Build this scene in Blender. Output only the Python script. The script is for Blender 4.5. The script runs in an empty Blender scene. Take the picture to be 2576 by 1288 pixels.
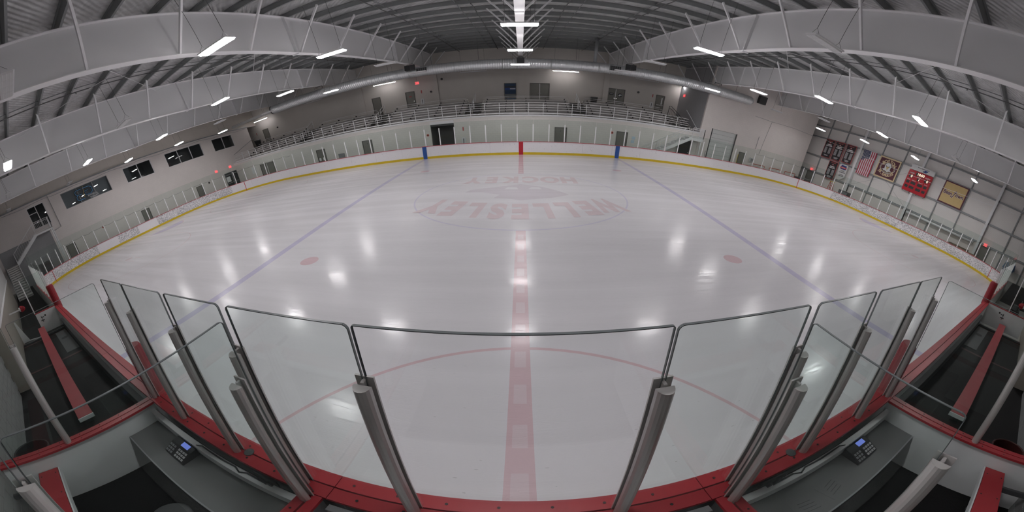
import bpy, math, random
from mathutils import Matrix, Vector
random.seed(7)
S = bpy.context.scene
COL = S.collection
# ------------------------------------------------------------------ camera
cd = bpy.data.cameras.new('camera'); cam = bpy.data.objects.new('camera', cd); COL.objects.link(cam)
cd.type = 'PANO'
for tgt in (cd, getattr(cd, 'cycles', None)):
    if tgt is None: continue
    for k, v in (('panorama_type', 'EQUIRECTANGULAR'), ('latitude_min', -math.pi/4), ('latitude_max', math.pi/4),
                 ('longitude_min', -math.pi/2), ('longitude_max', math.pi/2)):
        try: setattr(tgt, k, v)
        except Exception: pass
yaw, pitch, roll = -0.0336, -0.4424, -0.019
fw = Vector((math.sin(yaw)*math.cos(pitch), math.cos(yaw)*math.cos(pitch), math.sin(pitch)))
r0 = Vector((math.cos(yaw), -math.sin(yaw), 0)); u0 = r0.cross(fw)
rt = math.cos(roll)*r0 + math.sin(roll)*u0; up = -math.sin(roll)*r0 + math.cos(roll)*u0
m = Matrix((rt, up, -fw)).transposed().to_4x4(); m.translation = (0.0317, -0.952, 3.5553)
cam.matrix_world = m
cd.clip_start = 0.02; cd.clip_end = 300
S.camera = cam
# ------------------------------------------------------------------ world, exposure
w = bpy.data.worlds.new('world'); S.world = w; w.use_nodes = True
w.node_tree.nodes['Background'].inputs[0].default_value = (0.8, 0.85, 0.9, 1)
w.node_tree.nodes['Background'].inputs[1].default_value = 0.03
S.view_settings.view_transform = 'Standard'
try: S.view_settings.look = 'None'
except Exception: pass
S.view_settings.gamma = 1; S.view_settings.exposure = 0.42
S.view_settings.use_curve_mapping = False
UPL = 0.10          # strength of the uplight added above each lit fixture to brighten the roof
LAMP = 66.0          # emission of a lit high-bay diffuser
try:
    S.cycles.transparent_max_bounces = 40; S.cycles.max_bounces = 8; S.cycles.diffuse_bounces = 4; S.cycles.glossy_bounces = 3
    S.cycles.caustics_reflective = False; S.cycles.caustics_refractive = False; S.cycles.adaptive_threshold = 0.02; S.cycles.use_light_tree = False
    S.cycles.sample_clamp_indirect = 6.0; S.cycles.blur_glossy = 0.5
    S.cycles.use_denoising = True
except Exception: pass

# ------------------------------------------------------------------ materials
M = {}
def nodes(name):
    m = bpy.data.materials.new(name); m.use_nodes = True
    nt = m.node_tree; b = nt.nodes['Principled BSDF']; M[name] = m
    return m, nt, b
def N(nt, t, **kw):
    n = nt.nodes.new(t)
    for k, v in kw.items():
        if k in n.inputs: n.inputs[k].default_value = v
        else: setattr(n, k, v)
    return n
def coord(nt, scale=(1, 1, 1), loc=(0, 0, 0), kind='Object'):
    # world-aligned coordinates: objects are never scaled, so object space is metric
    if kind == 'World':
        g = N(nt, 'ShaderNodeNewGeometry'); out = g.outputs['Position']
    else:
        g = N(nt, 'ShaderNodeTexCoord'); out = g.outputs['Object']
    mp = N(nt, 'ShaderNodeMapping'); mp.inputs['Scale'].default_value = scale; mp.inputs['Location'].default_value = loc
    nt.links.new(out, mp.inputs['Vector']); return mp.outputs['Vector']
def mat(name, col, rough=0.5, metal=0.0, var=0.06, vs=3.0, bump=0.0, bs=40.0, spec=0.5):
    """painted / plain surface with a little procedural colour variation and relief"""
    m, nt, b = nodes(name)
    v = coord(nt, kind='World')
    n = N(nt, 'ShaderNodeTexNoise', Scale=vs, Detail=4.0); nt.links.new(v, n.inputs['Vector'])
    mx = N(nt, 'ShaderNodeMix', data_type='RGBA')
    mx.inputs[6].default_value = (*[c*(1-var) for c in col], 1); mx.inputs[7].default_value = (*[min(1, c*(1+var)) for c in col], 1)
    nt.links.new(n.outputs['Fac'], mx.inputs[0]); nt.links.new(mx.outputs[2], b.inputs['Base Color'])
    b.inputs['Roughness'].default_value = rough; b.inputs['Metallic'].default_value = metal
    b.inputs['Specular IOR Level'].default_value = spec
    if bump:
        n2 = N(nt, 'ShaderNodeTexNoise', Scale=bs, Detail=3.0); nt.links.new(v, n2.inputs['Vector'])
        bp = N(nt, 'ShaderNodeBump', Strength=bump, Distance=0.02); nt.links.new(n2.outputs['Fac'], bp.inputs['Height'])
        nt.links.new(bp.outputs[0], b.inputs['Normal'])
    return m
def emit(name, col, strength):
    m, nt, b = nodes(name)
    b.inputs['Base Color'].default_value = (*col, 1); b.inputs['Emission Color'].default_value = (*col, 1)
    b.inputs['Emission Strength'].default_value = strength
    return m
mat('frame_paint', (0.78, 0.78, 0.79), 0.45, var=0.03, vs=0.6)
mat('flange_paint', (0.88, 0.87, 0.88), 0.4, var=0.03)
mat('purlin', (0.25, 0.26, 0.26), 0.5, 0.2, var=0.12)
mat('pipe_dark', (0.12, 0.12, 0.12), 0.5)
mat('white_metal', (0.80, 0.80, 0.81), 0.4)
mat('grey_metal', (0.30, 0.31, 0.32), 0.45, 0.2)
mat('galvanised', (0.74, 0.76, 0.77), 0.28, 0.6, var=0.10, vs=6)
mat('aluminium', (0.66, 0.64, 0.62), 0.36, 0.25, var=0.10, vs=2)
mat('alu_dark', (0.40, 0.385, 0.375), 0.45, 0.2)
mat('post_alu', (0.56, 0.54, 0.53), 0.35, 0.35, var=0.05, vs=5)
mat('far_post', (0.90, 0.90, 0.90), 0.4)
mat('door_paint', (0.20, 0.195, 0.175), 0.5)
mat('door_frame', (0.13, 0.125, 0.115), 0.5)
mat('chrome', (0.75, 0.75, 0.75), 0.2, 1.0)
mat('black', (0.02, 0.02, 0.022), 0.5)
mat('dark_grey', (0.07, 0.072, 0.075), 0.6)
mat('dark_screen', (0.035, 0.036, 0.038), 0.35)
mat('rubber', (0.009, 0.009, 0.0095), 0.6, var=0.6, vs=2.5, bump=0.3, bs=60, spec=0.25)
mat('rubber_mat', (0.10, 0.105, 0.11), 0.5, var=0.2, vs=4)
mat('concrete', (0.30, 0.295, 0.28), 0.6, var=0.2, vs=1.2, bump=0.1)
mat('cap_red', (0.42, 0.035, 0.045), 0.38, var=0.12, vs=4)
mat('bench_red', (0.40, 0.045, 0.055), 0.45, var=0.18, vs=5)
mat('pad_red', (0.28, 0.012, 0.022), 0.5, var=0.1, vs=5)
mat('thin_red', (0.50, 0.08, 0.10), 0.4)
mat('board_blue', (0.02, 0.09, 0.33), 0.4)
mat('board_red', (0.50, 0.02, 0.035), 0.4)
mat('kick_yellow', (0.66, 0.47, 0.015), 0.35, var=0.1, vs=2)
mat('plastic_white', (0.78, 0.79, 0.80), 0.35, var=0.05)
mat('desk_grey', (0.155, 0.158, 0.16), 0.5, var=0.06)
mat('tan_paint', (0.30, 0.275, 0.24), 0.6)
mat('paper', (0.78, 0.79, 0.80), 0.7)
mat('paper_blue', (0.55, 0.68, 0.78), 0.7)
mat('cardboard', (0.36, 0.25, 0.16), 0.8)
mat('cardboard_dark', (0.20, 0.14, 0.10), 0.8)
mat('curtain_grey', (0.18, 0.19, 0.20), 0.7)
mat('roof_edge', (0.42, 0.40, 0.38), 0.6)
mat('gold', (0.60, 0.44, 0.20), 0.6, var=0.08)
mat('gold_light', (0.72, 0.58, 0.36), 0.6, var=0.06)
mat('maroon', (0.11, 0.03, 0.045), 0.65, var=0.12)
mat('banner_black', (0.022, 0.021, 0.024), 0.55, var=0.15)
mat('banner_red', (0.46, 0.09, 0.09), 0.55)
mat('banner_white', (0.74, 0.74, 0.74), 0.55)
mat('print_grey', (0.58, 0.58, 0.60), 0.6)
mat('score_red', (0.46, 0.006, 0.018), 0.38, var=0.05)
mat('flag_red', (0.46, 0.02, 0.06), 0.6)
mat('flag_blue', (0.02, 0.03, 0.11), 0.6)
mat('logo_blue', (0.02, 0.06, 0.24), 0.5)
mat('blue_paint', (0.14, 0.34, 0.60), 0.5)
mat('yellow_plastic', (0.72, 0.52, 0.06), 0.5)
mat('orange_red', (0.55, 0.07, 0.03), 0.5)
mat('brown_stain', (0.055, 0.012, 0.010), 0.5, var=0.4, vs=6)
mat('net_white', (0.62, 0.62, 0.60), 0.8)
mat('navy', (0.03, 0.06, 0.12), 0.7)
mat('room_dark', (0.22, 0.225, 0.23), 0.7)
mat('room_grey', (0.34, 0.36, 0.38), 0.7)
mat('siding_dark', (0.17, 0.17, 0.175), 0.5)
emit('lamp_on', (1.0, 0.97, 0.98), LAMP)
emit('added_up_glow', (1.0, 0.97, 0.98), LAMP*UPL)
emit('strip_on', (1.0, 0.95, 0.95), 16.0)
emit('exit_on', (1.0, 0.10, 0.11), 0.9)
emit('led_digit', (1.0, 0.72, 0.55), 1.0)
emit('lcd_blue', (0.20, 0.28, 0.85), 0.35)
mat('lamp_off', (0.62, 0.62, 0.62), 0.4)

def wall_mat(name, col, bx=0.4, bz=0.2, rib=False, jdark=0.93, rough=0.6):
    """block wall (brick texture on whichever vertical plane) or ribbed siding"""
    m, nt, b = nodes(name)
    g = N(nt, 'ShaderNodeNewGeometry'); sp = N(nt, 'ShaderNodeSeparateXYZ'); nt.links.new(g.outputs['Position'], sp.inputs[0])
    ad = N(nt, 'ShaderNodeMath', operation='ADD'); nt.links.new(sp.outputs[0], ad.inputs[0]); nt.links.new(sp.outputs[1], ad.inputs[1])
    cb = N(nt, 'ShaderNodeCombineXYZ'); nt.links.new(ad.outputs[0], cb.inputs[0]); nt.links.new(sp.outputs[2], cb.inputs[1])
    noise = N(nt, 'ShaderNodeTexNoise', Scale=0.7, Detail=3.0); nt.links.new(g.outputs['Position'], noise.inputs['Vector'])
    if rib:
        wv = N(nt, 'ShaderNodeTexWave', Scale=rib, bands_direction='X', wave_profile='SIN'); nt.links.new(cb.outputs[0], wv.inputs['Vector'])
        fac = wv.outputs['Fac']
        mx = N(nt, 'ShaderNodeMix', data_type='RGBA')
        mx.inputs[6].default_value = (*[c*0.95 for c in col], 1); mx.inputs[7].default_value = (*col, 1)
        nt.links.new(noise.outputs['Fac'], mx.inputs[0])
        nt.links.new(mx.outputs[2], b.inputs['Base Color'])
        bp = N(nt, 'ShaderNodeBump', Strength=0.35, Distance=0.03); nt.links.new(fac, bp.inputs['Height']); nt.links.new(bp.outputs[0], b.inputs['Normal'])
    else:
        br = N(nt, 'ShaderNodeTexBrick', Scale=1.0)
        br.inputs['Brick Width'].default_value = bx; br.inputs['Row Height'].default_value = bz; br.inputs['Mortar Size'].default_value = 0.008
        br.inputs['Color1'].default_value = (*col, 1); br.inputs['Color2'].default_value = (*[c*0.98 for c in col], 1)
        br.inputs['Mortar'].default_value = (*[c*jdark for c in col], 1)
        nt.links.new(cb.outputs[0], br.inputs['Vector'])
        mx = N(nt, 'ShaderNodeMix', data_type='RGBA', blend_type='MULTIPLY'); mx.inputs[0].default_value = 1.0
        rp = N(nt, 'ShaderNodeMapRange'); rp.inputs[3].default_value = 0.94; rp.inputs[4].default_value = 1.05
        nt.links.new(noise.outputs['Fac'], rp.inputs[0])
        nt.links.new(br.outputs['Color'], mx.inputs[6]); nt.links.new(rp.outputs[0], mx.inputs[7])
        nt.links.new(mx.outputs[2], b.inputs['Base Color'])
        bp = N(nt, 'ShaderNodeBump', Strength=0.25, Distance=0.01); bp.invert = True
        nt.links.new(br.outputs['Fac'], bp.inputs['Height']); nt.links.new(bp.outputs[0], b.inputs['Normal'])
    b.inputs['Roughness'].default_value = rough
    return m
wall_mat('block_wall', (0.78, 0.725, 0.70))
wall_mat('block_lower', (0.78, 0.75, 0.715), jdark=0.88)
wall_mat('panel_upper', (0.66, 0.61, 0.56), 2.4, 30.0, jdark=0.8)
wall_mat('wall_taupe', (0.62, 0.585, 0.55), 60, 60)
wall_mat('wall_slate', (0.40, 0.40, 0.415), 60, 60)
wall_mat('siding', (0.80, 0.77, 0.75), rib=3.2)
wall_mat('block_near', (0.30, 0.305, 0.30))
wall_mat('siding_grey', (0.36, 0.36, 0.37), rib=4.0)
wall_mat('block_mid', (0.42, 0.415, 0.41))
wall_mat('overhead', (0.68, 0.69, 0.68), 40.0, 0.5, jdark=0.85)

def ceiling_mat():
    m, nt, b = nodes('insulation')
    v = coord(nt, kind='World')
    n = N(nt, 'ShaderNodeTexNoise', Scale=2.2, Detail=6.0, Distortion=0.6); nt.links.new(v, n.inputs['Vector'])
    cr = N(nt, 'ShaderNodeMapRange'); cr.inputs[1].default_value = 0.3; cr.inputs[2].default_value = 0.7; cr.inputs[3].default_value = 0.42; cr.inputs[4].default_value = 0.62
    nt.links.new(n.outputs['Fac'], cr.inputs[0]); nt.links.new(cr.outputs[0], b.inputs['Base Color'])
    w1 = N(nt, 'ShaderNodeTexWave', Scale=2.6, bands_direction='DIAGONAL', Distortion=1.0); nt.links.new(v, w1.inputs['Vector'])
    ad = N(nt, 'ShaderNodeMath', operation='ADD'); nt.links.new(w1.outputs['Fac'], ad.inputs[0]); nt.links.new(n.outputs['Fac'], ad.inputs[1])
    bp = N(nt, 'ShaderNodeBump', Strength=0.55, Distance=0.06); nt.links.new(ad.outputs[0], bp.inputs['Height']); nt.links.new(bp.outputs[0], b.inputs['Normal'])
    b.inputs['Roughness'].default_value = 0.38; b.inputs['Metallic'].default_value = 0.25
ceiling_mat()

def ice_mat(name, col, scuff=True):
    m, nt, b = nodes(name)
    v = coord(nt, kind='World')
    # resurfacer streaks: noise stretched along the length of the rink
    vs = coord(nt, (0.10, 1.6, 1), kind='World')
    st = N(nt, 'ShaderNodeTexNoise', Scale=1.0, Detail=5.0, Roughness=0.6); nt.links.new(vs, st.inputs['Vector'])
    big = N(nt, 'ShaderNodeTexNoise', Scale=0.25, Detail=2.0); nt.links.new(v, big.inputs['Vector'])
    ad = N(nt, 'ShaderNodeMath', operation='ADD'); nt.links.new(st.outputs['Fac'], ad.inputs[0]); nt.links.new(big.outputs['Fac'], ad.inputs[1])
    mr = N(nt, 'ShaderNodeMapRange'); mr.inputs[1].default_value = 0.7; mr.inputs[2].default_value = 1.3; mr.inputs[3].default_value = 0.93; mr.inputs[4].default_value = 1.04
    nt.links.new(ad.outputs[0], mr.inputs[0])
    mx = N(nt, 'ShaderNodeMix', data_type='RGBA', blend_type='MULTIPLY'); mx.inputs[0].default_value = 1.0
    mx.inputs[6].default_value = (*col, 1); nt.links.new(mr.outputs[0], mx.inputs[7])
    last = mx.outputs[2]
    if scuff:
        # short dark skate flecks, thickest in front of the scorekeeper
        f = N(nt, 'ShaderNodeTexVoronoi', Scale=3.2); f.inputs['Randomness'].default_value = 1.0
        fm = coord(nt, (1.0, 5.5, 1), kind='World'); nz = N(nt, 'ShaderNodeTexNoise', Scale=1.3, Detail=2.0); nt.links.new(v, nz.inputs['Vector'])
        nt.links.new(fm, f.inputs['Vector'])
        lt = N(nt, 'ShaderNodeMath', operation='LESS_THAN'); nt.links.new(f.outputs['Distance'], lt.inputs[0]); lt.inputs[1].default_value = 0.075
        g2 = N(nt, 'ShaderNodeMath', operation='GREATER_THAN'); nt.links.new(nz.outputs['Fac'], g2.inputs[0]); g2.inputs[1].default_value = 0.52
        sp = N(nt, 'ShaderNodeSeparateXYZ'); nt.links.new(N(nt, 'ShaderNodeNewGeometry').outputs['Position'], sp.inputs[0])
        nr = N(nt, 'ShaderNodeMapRange'); nr.inputs[1].default_value = 4.0; nr.inputs[2].default_value = 0.5; nr.inputs[3].default_value = 0.0; nr.inputs[4].default_value = 0.55
        nt.links.new(sp.outputs[1], nr.inputs[0])
        p = N(nt, 'ShaderNodeMath', operation='MULTIPLY'); nt.links.new(lt.outputs[0], p.inputs[0]); nt.links.new(g2.outputs[0], p.inputs[1])
        p2 = N(nt, 'ShaderNodeMath', operation='MULTIPLY'); nt.links.new(p.outputs[0], p2.inputs[0]); nt.links.new(nr.outputs[0], p2.inputs[1])
        m2 = N(nt, 'ShaderNodeMix', data_type='RGBA'); nt.links.new(p2.outputs[0], m2.inputs[0]); nt.links.new(last, m2.inputs[6])
        m2.inputs[7].default_value = (0.25, 0.24, 0.24, 1); last = m2.outputs[2]
    nt.links.new(last, b.inputs['Base Color'])
    rr = N(nt, 'ShaderNodeMapRange'); rr.inputs[1].default_value = 0.35; rr.inputs[2].default_value = 0.65; rr.inputs[3].default_value = 0.14; rr.inputs[4].default_value = 0.25
    nt.links.new(st.outputs['Fac'], rr.inputs[0]); nt.links.new(rr.outputs[0], b.inputs['Roughness'])
    b.inputs['IOR'].default_value = 1.38
    # blade scratches: crossed, warped hairlines
    sc = None
    for ang, s in ((0.5, 1.7), (-0.8, 1.3), (1.9, 1.5)):
        mp = N(nt, 'ShaderNodeMapping'); mp.inputs['Rotation'].default_value = (0, 0, ang); mp.inputs['Scale'].default_value = (s*0.25, s*4.0, 1)
        g = N(nt, 'ShaderNodeNewGeometry'); nt.links.new(g.outputs['Position'], mp.inputs['Vector'])
        nn = N(nt, 'ShaderNodeTexNoise', Scale=2.0, Detail=3.0, Distortion=0.8); nt.links.new(mp.outputs[0], nn.inputs['Vector'])
        sb = N(nt, 'ShaderNodeMath', operation='SUBTRACT'); nt.links.new(nn.outputs['Fac'], sb.inputs[0]); sb.inputs[1].default_value = 0.5
        ab = N(nt, 'ShaderNodeMath', operation='ABSOLUTE'); nt.links.new(sb.outputs[0], ab.inputs[0])
        l = N(nt, 'ShaderNodeMapRange'); l.inputs[1].default_value = 0.0; l.inputs[2].default_value = 0.012; l.inputs[3].default_value = 0.0; l.inputs[4].default_value = 1.0
        nt.links.new(ab.outputs[0], l.inputs[0])
        if sc is None: sc = l.outputs[0]
        else:
            mi = N(nt, 'ShaderNodeMath', operation='MINIMUM'); nt.links.new(sc, mi.inputs[0]); nt.links.new(l.outputs[0], mi.inputs[1]); sc = mi.outputs[0]
    bp = N(nt, 'ShaderNodeBump', Strength=0.22, Distance=0.004); nt.links.new(sc, bp.inputs['Height']); nt.links.new(bp.outputs[0], b.inputs['Normal'])
ICE = (0.80, 0.785, 0.815)
ice_mat('ice', ICE)
ice_mat('ice_blue', (0.62, 0.59, 0.76), False)
ice_mat('ice_red', (0.74, 0.52, 0.56), False)
ice_mat('ice_pink', (0.76, 0.65, 0.68), False)
ice_mat('ice_faint', (0.71, 0.67, 0.72), False)
ice_mat('ice_line', (0.745, 0.56, 0.60), False)
ice_mat('ice_block', (0.775, 0.645, 0.68), False)
ice_mat('ice_ring', (0.7, 0.675, 0.8), False)
ice_mat('ice_pale', (0.81, 0.8, 0.825), False)

def board_mat(name, amount):
    """white dasher plastic with puck marks"""
    m, nt, b = nodes(name)
    v = coord(nt, (1, 1, 1.6), kind='World')
    n = N(nt, 'ShaderNodeTexNoise', Scale=9.0, Detail=6.0, Roughness=0.75); nt.links.new(v, n.inputs['Vector'])
    n2 = N(nt, 'ShaderNodeTexNoise', Scale=0.9, Detail=2.0); nt.links.new(v, n2.inputs['Vector'])
    a = N(nt, 'ShaderNodeMath', operation='MULTIPLY_ADD'); nt.links.new(n2.outputs['Fac'], a.inputs[0]); a.inputs[1].default_value = 0.12; nt.links.new(n.outputs['Fac'], a.inputs[2])
    r = N(nt, 'ShaderNodeMapRange'); r.inputs[1].default_value = 0.70 - amount; r.inputs[2].default_value = 0.76 - amount; r.inputs[3].default_value = 0; r.inputs[4].default_value = 0.75
    nt.links.new(a.outputs[0], r.inputs[0])
    mx = N(nt, 'ShaderNodeMix', data_type='RGBA'); nt.links.new(r.outputs[0], mx.inputs[0])
    mx.inputs[6].default_value = (0.84, 0.82, 0.84, 1); mx.inputs[7].default_value = (0.20, 0.21, 0.22, 1)
    nt.links.new(mx.outputs[2], b.inputs['Base Color']); b.inputs['Roughness'].default_value = 0.35
board_mat('board_clean', 0.02); board_mat('board_marked', 0.155)

def glass_mat(name, tint, refl=0.5, haze=0.012):
    m = bpy.data.materials.new(name); m.use_nodes = True; M[name] = m
    nt = m.node_tree; nt.nodes.clear()
    o = nt.nodes.new('ShaderNodeOutputMaterial'); t = nt.nodes.new('ShaderNodeBsdfTransparent'); t.inputs[0].default_value = (*tint, 1)
    g = nt.nodes.new('ShaderNodeBsdfGlossy'); g.inputs['Roughness'].default_value = 0.02
    d = nt.nodes.new('ShaderNodeBsdfDiffuse'); d.inputs[0].default_value = (0.55, 0.62, 0.60, 1)
    n = N(nt, 'ShaderNodeTexNoise', Scale=6.0); nt.links.new(coord(nt, kind='World'), n.inputs['Vector'])
    hz = N(nt, 'ShaderNodeMapRange'); hz.inputs[3].default_value = haze*.3; hz.inputs[4].default_value = haze; nt.links.new(n.outputs['Fac'], hz.inputs[0])
    mh = nt.nodes.new('ShaderNodeMixShader'); nt.links.new(hz.outputs[0], mh.inputs[0]); nt.links.new(t.outputs[0], mh.inputs[1]); nt.links.new(d.outputs[0], mh.inputs[2])
    f = nt.nodes.new('ShaderNodeFresnel'); bk = nt.nodes.new('ShaderNodeNewGeometry')
    io = N(nt, 'ShaderNodeMapRange'); io.inputs[3].default_value = 1.4; io.inputs[4].default_value = 1/1.4; nt.links.new(bk.outputs['Backfacing'], io.inputs[0]); nt.links.new(io.outputs[0], f.inputs[0])
    k = N(nt, 'ShaderNodeMath', operation='MULTIPLY'); nt.links.new(f.outputs[0], k.inputs[0]); k.inputs[1].default_value = refl
    mx = nt.nodes.new('ShaderNodeMixShader'); nt.links.new(k.outputs[0], mx.inputs[0]); nt.links.new(mh.outputs[0], mx.inputs[1]); nt.links.new(g.outputs[0], mx.inputs[2])
    nt.links.new(mx.outputs[0], o.inputs['Surface'])
glass_mat('rink_glass', (0.955, 0.985, 0.975), 0.6)
glass_mat('clear_glass', (0.985, 0.988, 0.99), 0.5, 0.006)
glass_mat('far_glass', (0.935, 0.965, 0.95), 0.4)
glass_mat('window_glass', (0.80, 0.82, 0.83), 0.9)
mat('glass_edge', (0.13, 0.145, 0.15), 0.3)

# ------------------------------------------------------------------ mesh helpers
ORG = {}
class MB:
    def __init__(self): self.v = []; self.f = []
    def box(self, x0, x1, y0, y1, z0, z1):
        n = len(self.v)
        self.v += [(x, y, z) for z in (z0, z1) for y in (y0, y1) for x in (x0, x1)]
        self.f += [tuple(n+i for i in q) for q in ((0, 2, 3, 1), (4, 5, 7, 6), (0, 1, 5, 4), (2, 6, 7, 3), (0, 4, 6, 2), (1, 3, 7, 5))]
        return self
    def hexa(self, p):            # 8 corners, bottom loop then top loop
        n = len(self.v); self.v += [tuple(q) for q in p]
        self.f += [tuple(n+i for i in q) for q in ((0, 3, 2, 1), (4, 5, 6, 7), (0, 1, 5, 4), (1, 2, 6, 5), (2, 3, 7, 6), (3, 0, 4, 7))]
        return self
    def bar(self, a, b, w, h=None, upv=(0, 0, 1)):
        a = Vector(a); b = Vector(b); h = h or w; d = (b-a).normalized(); u = Vector(upv)
        if abs(d.dot(u)) > 0.98: u = Vector((1, 0, 0))
        s = d.cross(u).normalized()*w/2; t = s.cross(d).normalized()*h/2
        return self.hexa([a-s-t, a+s-t, a+s+t, a-s+t, b-s-t, b+s-t, b+s+t, b-s+t])
    def tube(self, pts, r, n=8, cap=True):
        pts = [Vector(p) for p in pts]; base = len(self.v); k = len(pts); pv = None
        for i, p in enumerate(pts):
            d = (pts[min(i+1, k-1)] - pts[max(i-1, 0)]).normalized()
            if pv is None:
                u = Vector((0, 0, 1)) if abs(d.z) < 0.9 else Vector((1, 0, 0)); s = d.cross(u).normalized()
            else: s = (pv - d*pv.dot(d)).normalized()
            pv = s; t = d.cross(s)
            rr = r[i] if isinstance(r, (list, tuple)) else r
            for j in range(n):
                a = 2*math.pi*j/n; self.v.append(tuple(p + rr*(math.cos(a)*s + math.sin(a)*t)))
        for i in range(k-1):
            for j in range(n):
                a = base+i*n+j; b = base+i*n+(j+1) % n
                self.f.append((a, b, b+n, a+n))
        if cap:
            self.f.append(tuple(base+j for j in reversed(range(n)))); self.f.append(tuple(base+(k-1)*n+j for j in range(n)))
        return self
    def prism(self, poly, axis, d0, d1):
        """poly of 2-D points extruded along axis ('x': (y,z), 'y': (x,z), 'z': (x,y))"""
        def P(p, d): return (d, p[0], p[1]) if axis == 'x' else (p[0], d, p[1]) if axis == 'y' else (p[0], p[1], d)
        n = len(self.v); k = len(poly)
        self.v += [P(p, d0) for p in poly] + [P(p, d1) for p in poly]
        self.f += [tuple(n+i for i in range(k)), tuple(n+k+i for i in reversed(range(k)))]
        self.f += [(n+i, n+k+i, n+k+(i+1) % k, n+(i+1) % k) for i in range(k)]
        return self
    def strip(self, inner, outer, z0, z1):
        n = len(self.v); k = len(inner)
        for z in (z0, z1):
            self.v += [(p[0], p[1], z) for p in inner] + [(p[0], p[1], z) for p in outer]
        I0, O0, I1, O1 = n, n+k, n+2*k, n+3*k
        for i in range(k-1):
            self.f += [(I0+i, I1+i, I1+i+1, I0+i+1), (O0+i, O0+i+1, O1+i+1, O1+i), (I1+i, O1+i, O1+i+1, I1+i+1), (I0+i, I0+i+1, O0+i+1, O0+i)]
        self.f += [(I0, O0, O1, I1), (I0+k-1, I1+k-1, O1+k-1, O0+k-1)]
        return self
    def flat(self, poly, z):
        n = len(self.v); self.v += [(p[0], p[1], z) for p in poly]; self.f.append(tuple(range(n, n+len(poly)))); return self
    def ring(self, c, r0, r1, z, a0=0, a1=2*math.pi, n=72):
        b = len(self.v)
        for i in range(n+1):
            a = a0+(a1-a0)*i/n
            for r in (r0, r1): self.v.append((c[0]+r*math.cos(a), c[1]+r*math.sin(a), z))
        self.f += [(b+2*i, b+2*i+1, b+2*i+3, b+2*i+2) for i in range(n)]; return self
    def build(self, name, mt, parent=None, smooth=False, org=None):
        me = bpy.data.meshes.new(name)
        o = Vector(org) if org is not None else (ORG[parent.name] if parent is not None else Vector((0, 0, 0)))
        me.from_pydata([tuple(Vector(v)-o) for v in self.v], [], self.f); me.validate(); 
        if smooth: me.shade_smooth()
        else: me.shade_flat()
        me.materials.append(M[mt] if isinstance(mt, str) else mt)
        ob = bpy.data.objects.new(name, me); COL.objects.link(ob); ob.parent = parent
        if parent is None and org is not None: ob.location = o
        ORG[ob.name] = o.copy()
        fixn(me)
        return ob
import bmesh
def fixn(me):
    b = bmesh.new(); b.from_mesh(me); bmesh.ops.recalc_face_normals(b, faces=b.faces); b.to_mesh(me); b.free()
def tag(o, label=None, cat=None, group=None, kind=None):
    if label: o['label'] = label
    if cat: o['category'] = cat
    if group: o['group'] = group
    if kind: o['kind'] = kind
    return o
def thing(name, label, cat, loc=(0, 0, 0), group=None):
    o = bpy.data.objects.new(name, None); COL.objects.link(o); o.location = loc; o.empty_display_size = 0.2
    ORG[o.name] = Vector(loc); return tag(o, label, cat, group)
def struct(name, mb, mt, org=None, label=None):
    o = mb.build(name, mt, None, org=org); return tag(o, label=label, kind='structure')
def put(name, src, parent, loc, rotz=0.0):
    """a copy sharing src's mesh; src mesh is centred on its own origin; loc is in the world"""
    ob = bpy.data.objects.new(name, src); COL.objects.link(ob); ob.parent = parent
    ob.location = Vector(loc) - (ORG[parent.name] if parent is not None else Vector((0, 0, 0)))
    ob.rotation_euler.z = rotz; ORG[ob.name] = Vector(loc); return ob
_mc = {}
def bmesh_box(sx, sy, sz, mt):
    k = ('b', round(sx, 4), round(sy, 4), round(sz, 4), mt)
    if k not in _mc:
        b = MB().box(-sx/2, sx/2, -sy/2, sy/2, -sz/2, sz/2); me = bpy.data.meshes.new('piece'); me.from_pydata(b.v, [], b.f); me.materials.append(M[mt]); fixn(me); _mc[k] = me
    return _mc[k]
def shared(mb, mt, smooth=False):
    me = bpy.data.meshes.new('piece'); me.from_pydata(mb.v, [], mb.f); me.materials.append(M[mt]); fixn(me)
    if smooth: me.shade_smooth()
    return me
def pbox(name, mt, parent, x0, x1, y0, y1, z0, z1):
    return MB().box(x0, x1, y0, y1, z0, z1).build(name, mt, parent)
FACE = {'far': Matrix(((1, 0, 0), (0, 0, -1), (0, 1, 0))),           # seen looking +y
        'right': Matrix(((0, 0, -1), (-1, 0, 0), (0, 1, 0))),        # seen looking +x
        'left': Matrix(((0, 0, 1), (1, 0, 0), (0, 1, 0))),           # seen looking -x
        'ice': Matrix(((-1, 0, 0), (0, -1, 0), (0, 0, 1)))}          # read from the far side
def text(name, body, size, mt, parent, at, face, bold=0.0, rot=0.0, depth=0.004, sx=1.0):
    cu = bpy.data.curves.new('t', 'FONT'); cu.body = body; cu.size = size; cu.align_x = 'CENTER'; cu.align_y = 'CENTER'
    cu.offset = bold*size; cu.extrude = depth; cu.resolution_u = 3
    t = bpy.data.objects.new('t', cu); COL.objects.link(t); bpy.context.view_layer.update()
    me = bpy.data.meshes.new_from_object(t.evaluated_get(bpy.context.evaluated_depsgraph_get()))
    bpy.data.objects.remove(t); bpy.data.curves.remove(cu)
    R = FACE[face] @ Matrix.Rotation(rot, 3, 'Z') @ Matrix.Diagonal((sx, 1, 1))
    o = ORG[parent.name]; d = Vector(at) - o
    me.transform(R.to_4x4()); me.transform(Matrix.Translation(d))
    me.materials.clear(); me.materials.append(M[mt])
    ob = bpy.data.objects.new(name, me); COL.objects.link(ob); ob.parent = parent; ORG[ob.name] = o.copy()
    return ob
ORDW = ['first', 'second', 'third', 'fourth', 'fifth', 'sixth', 'seventh', 'eighth', 'ninth', 'tenth']
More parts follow.
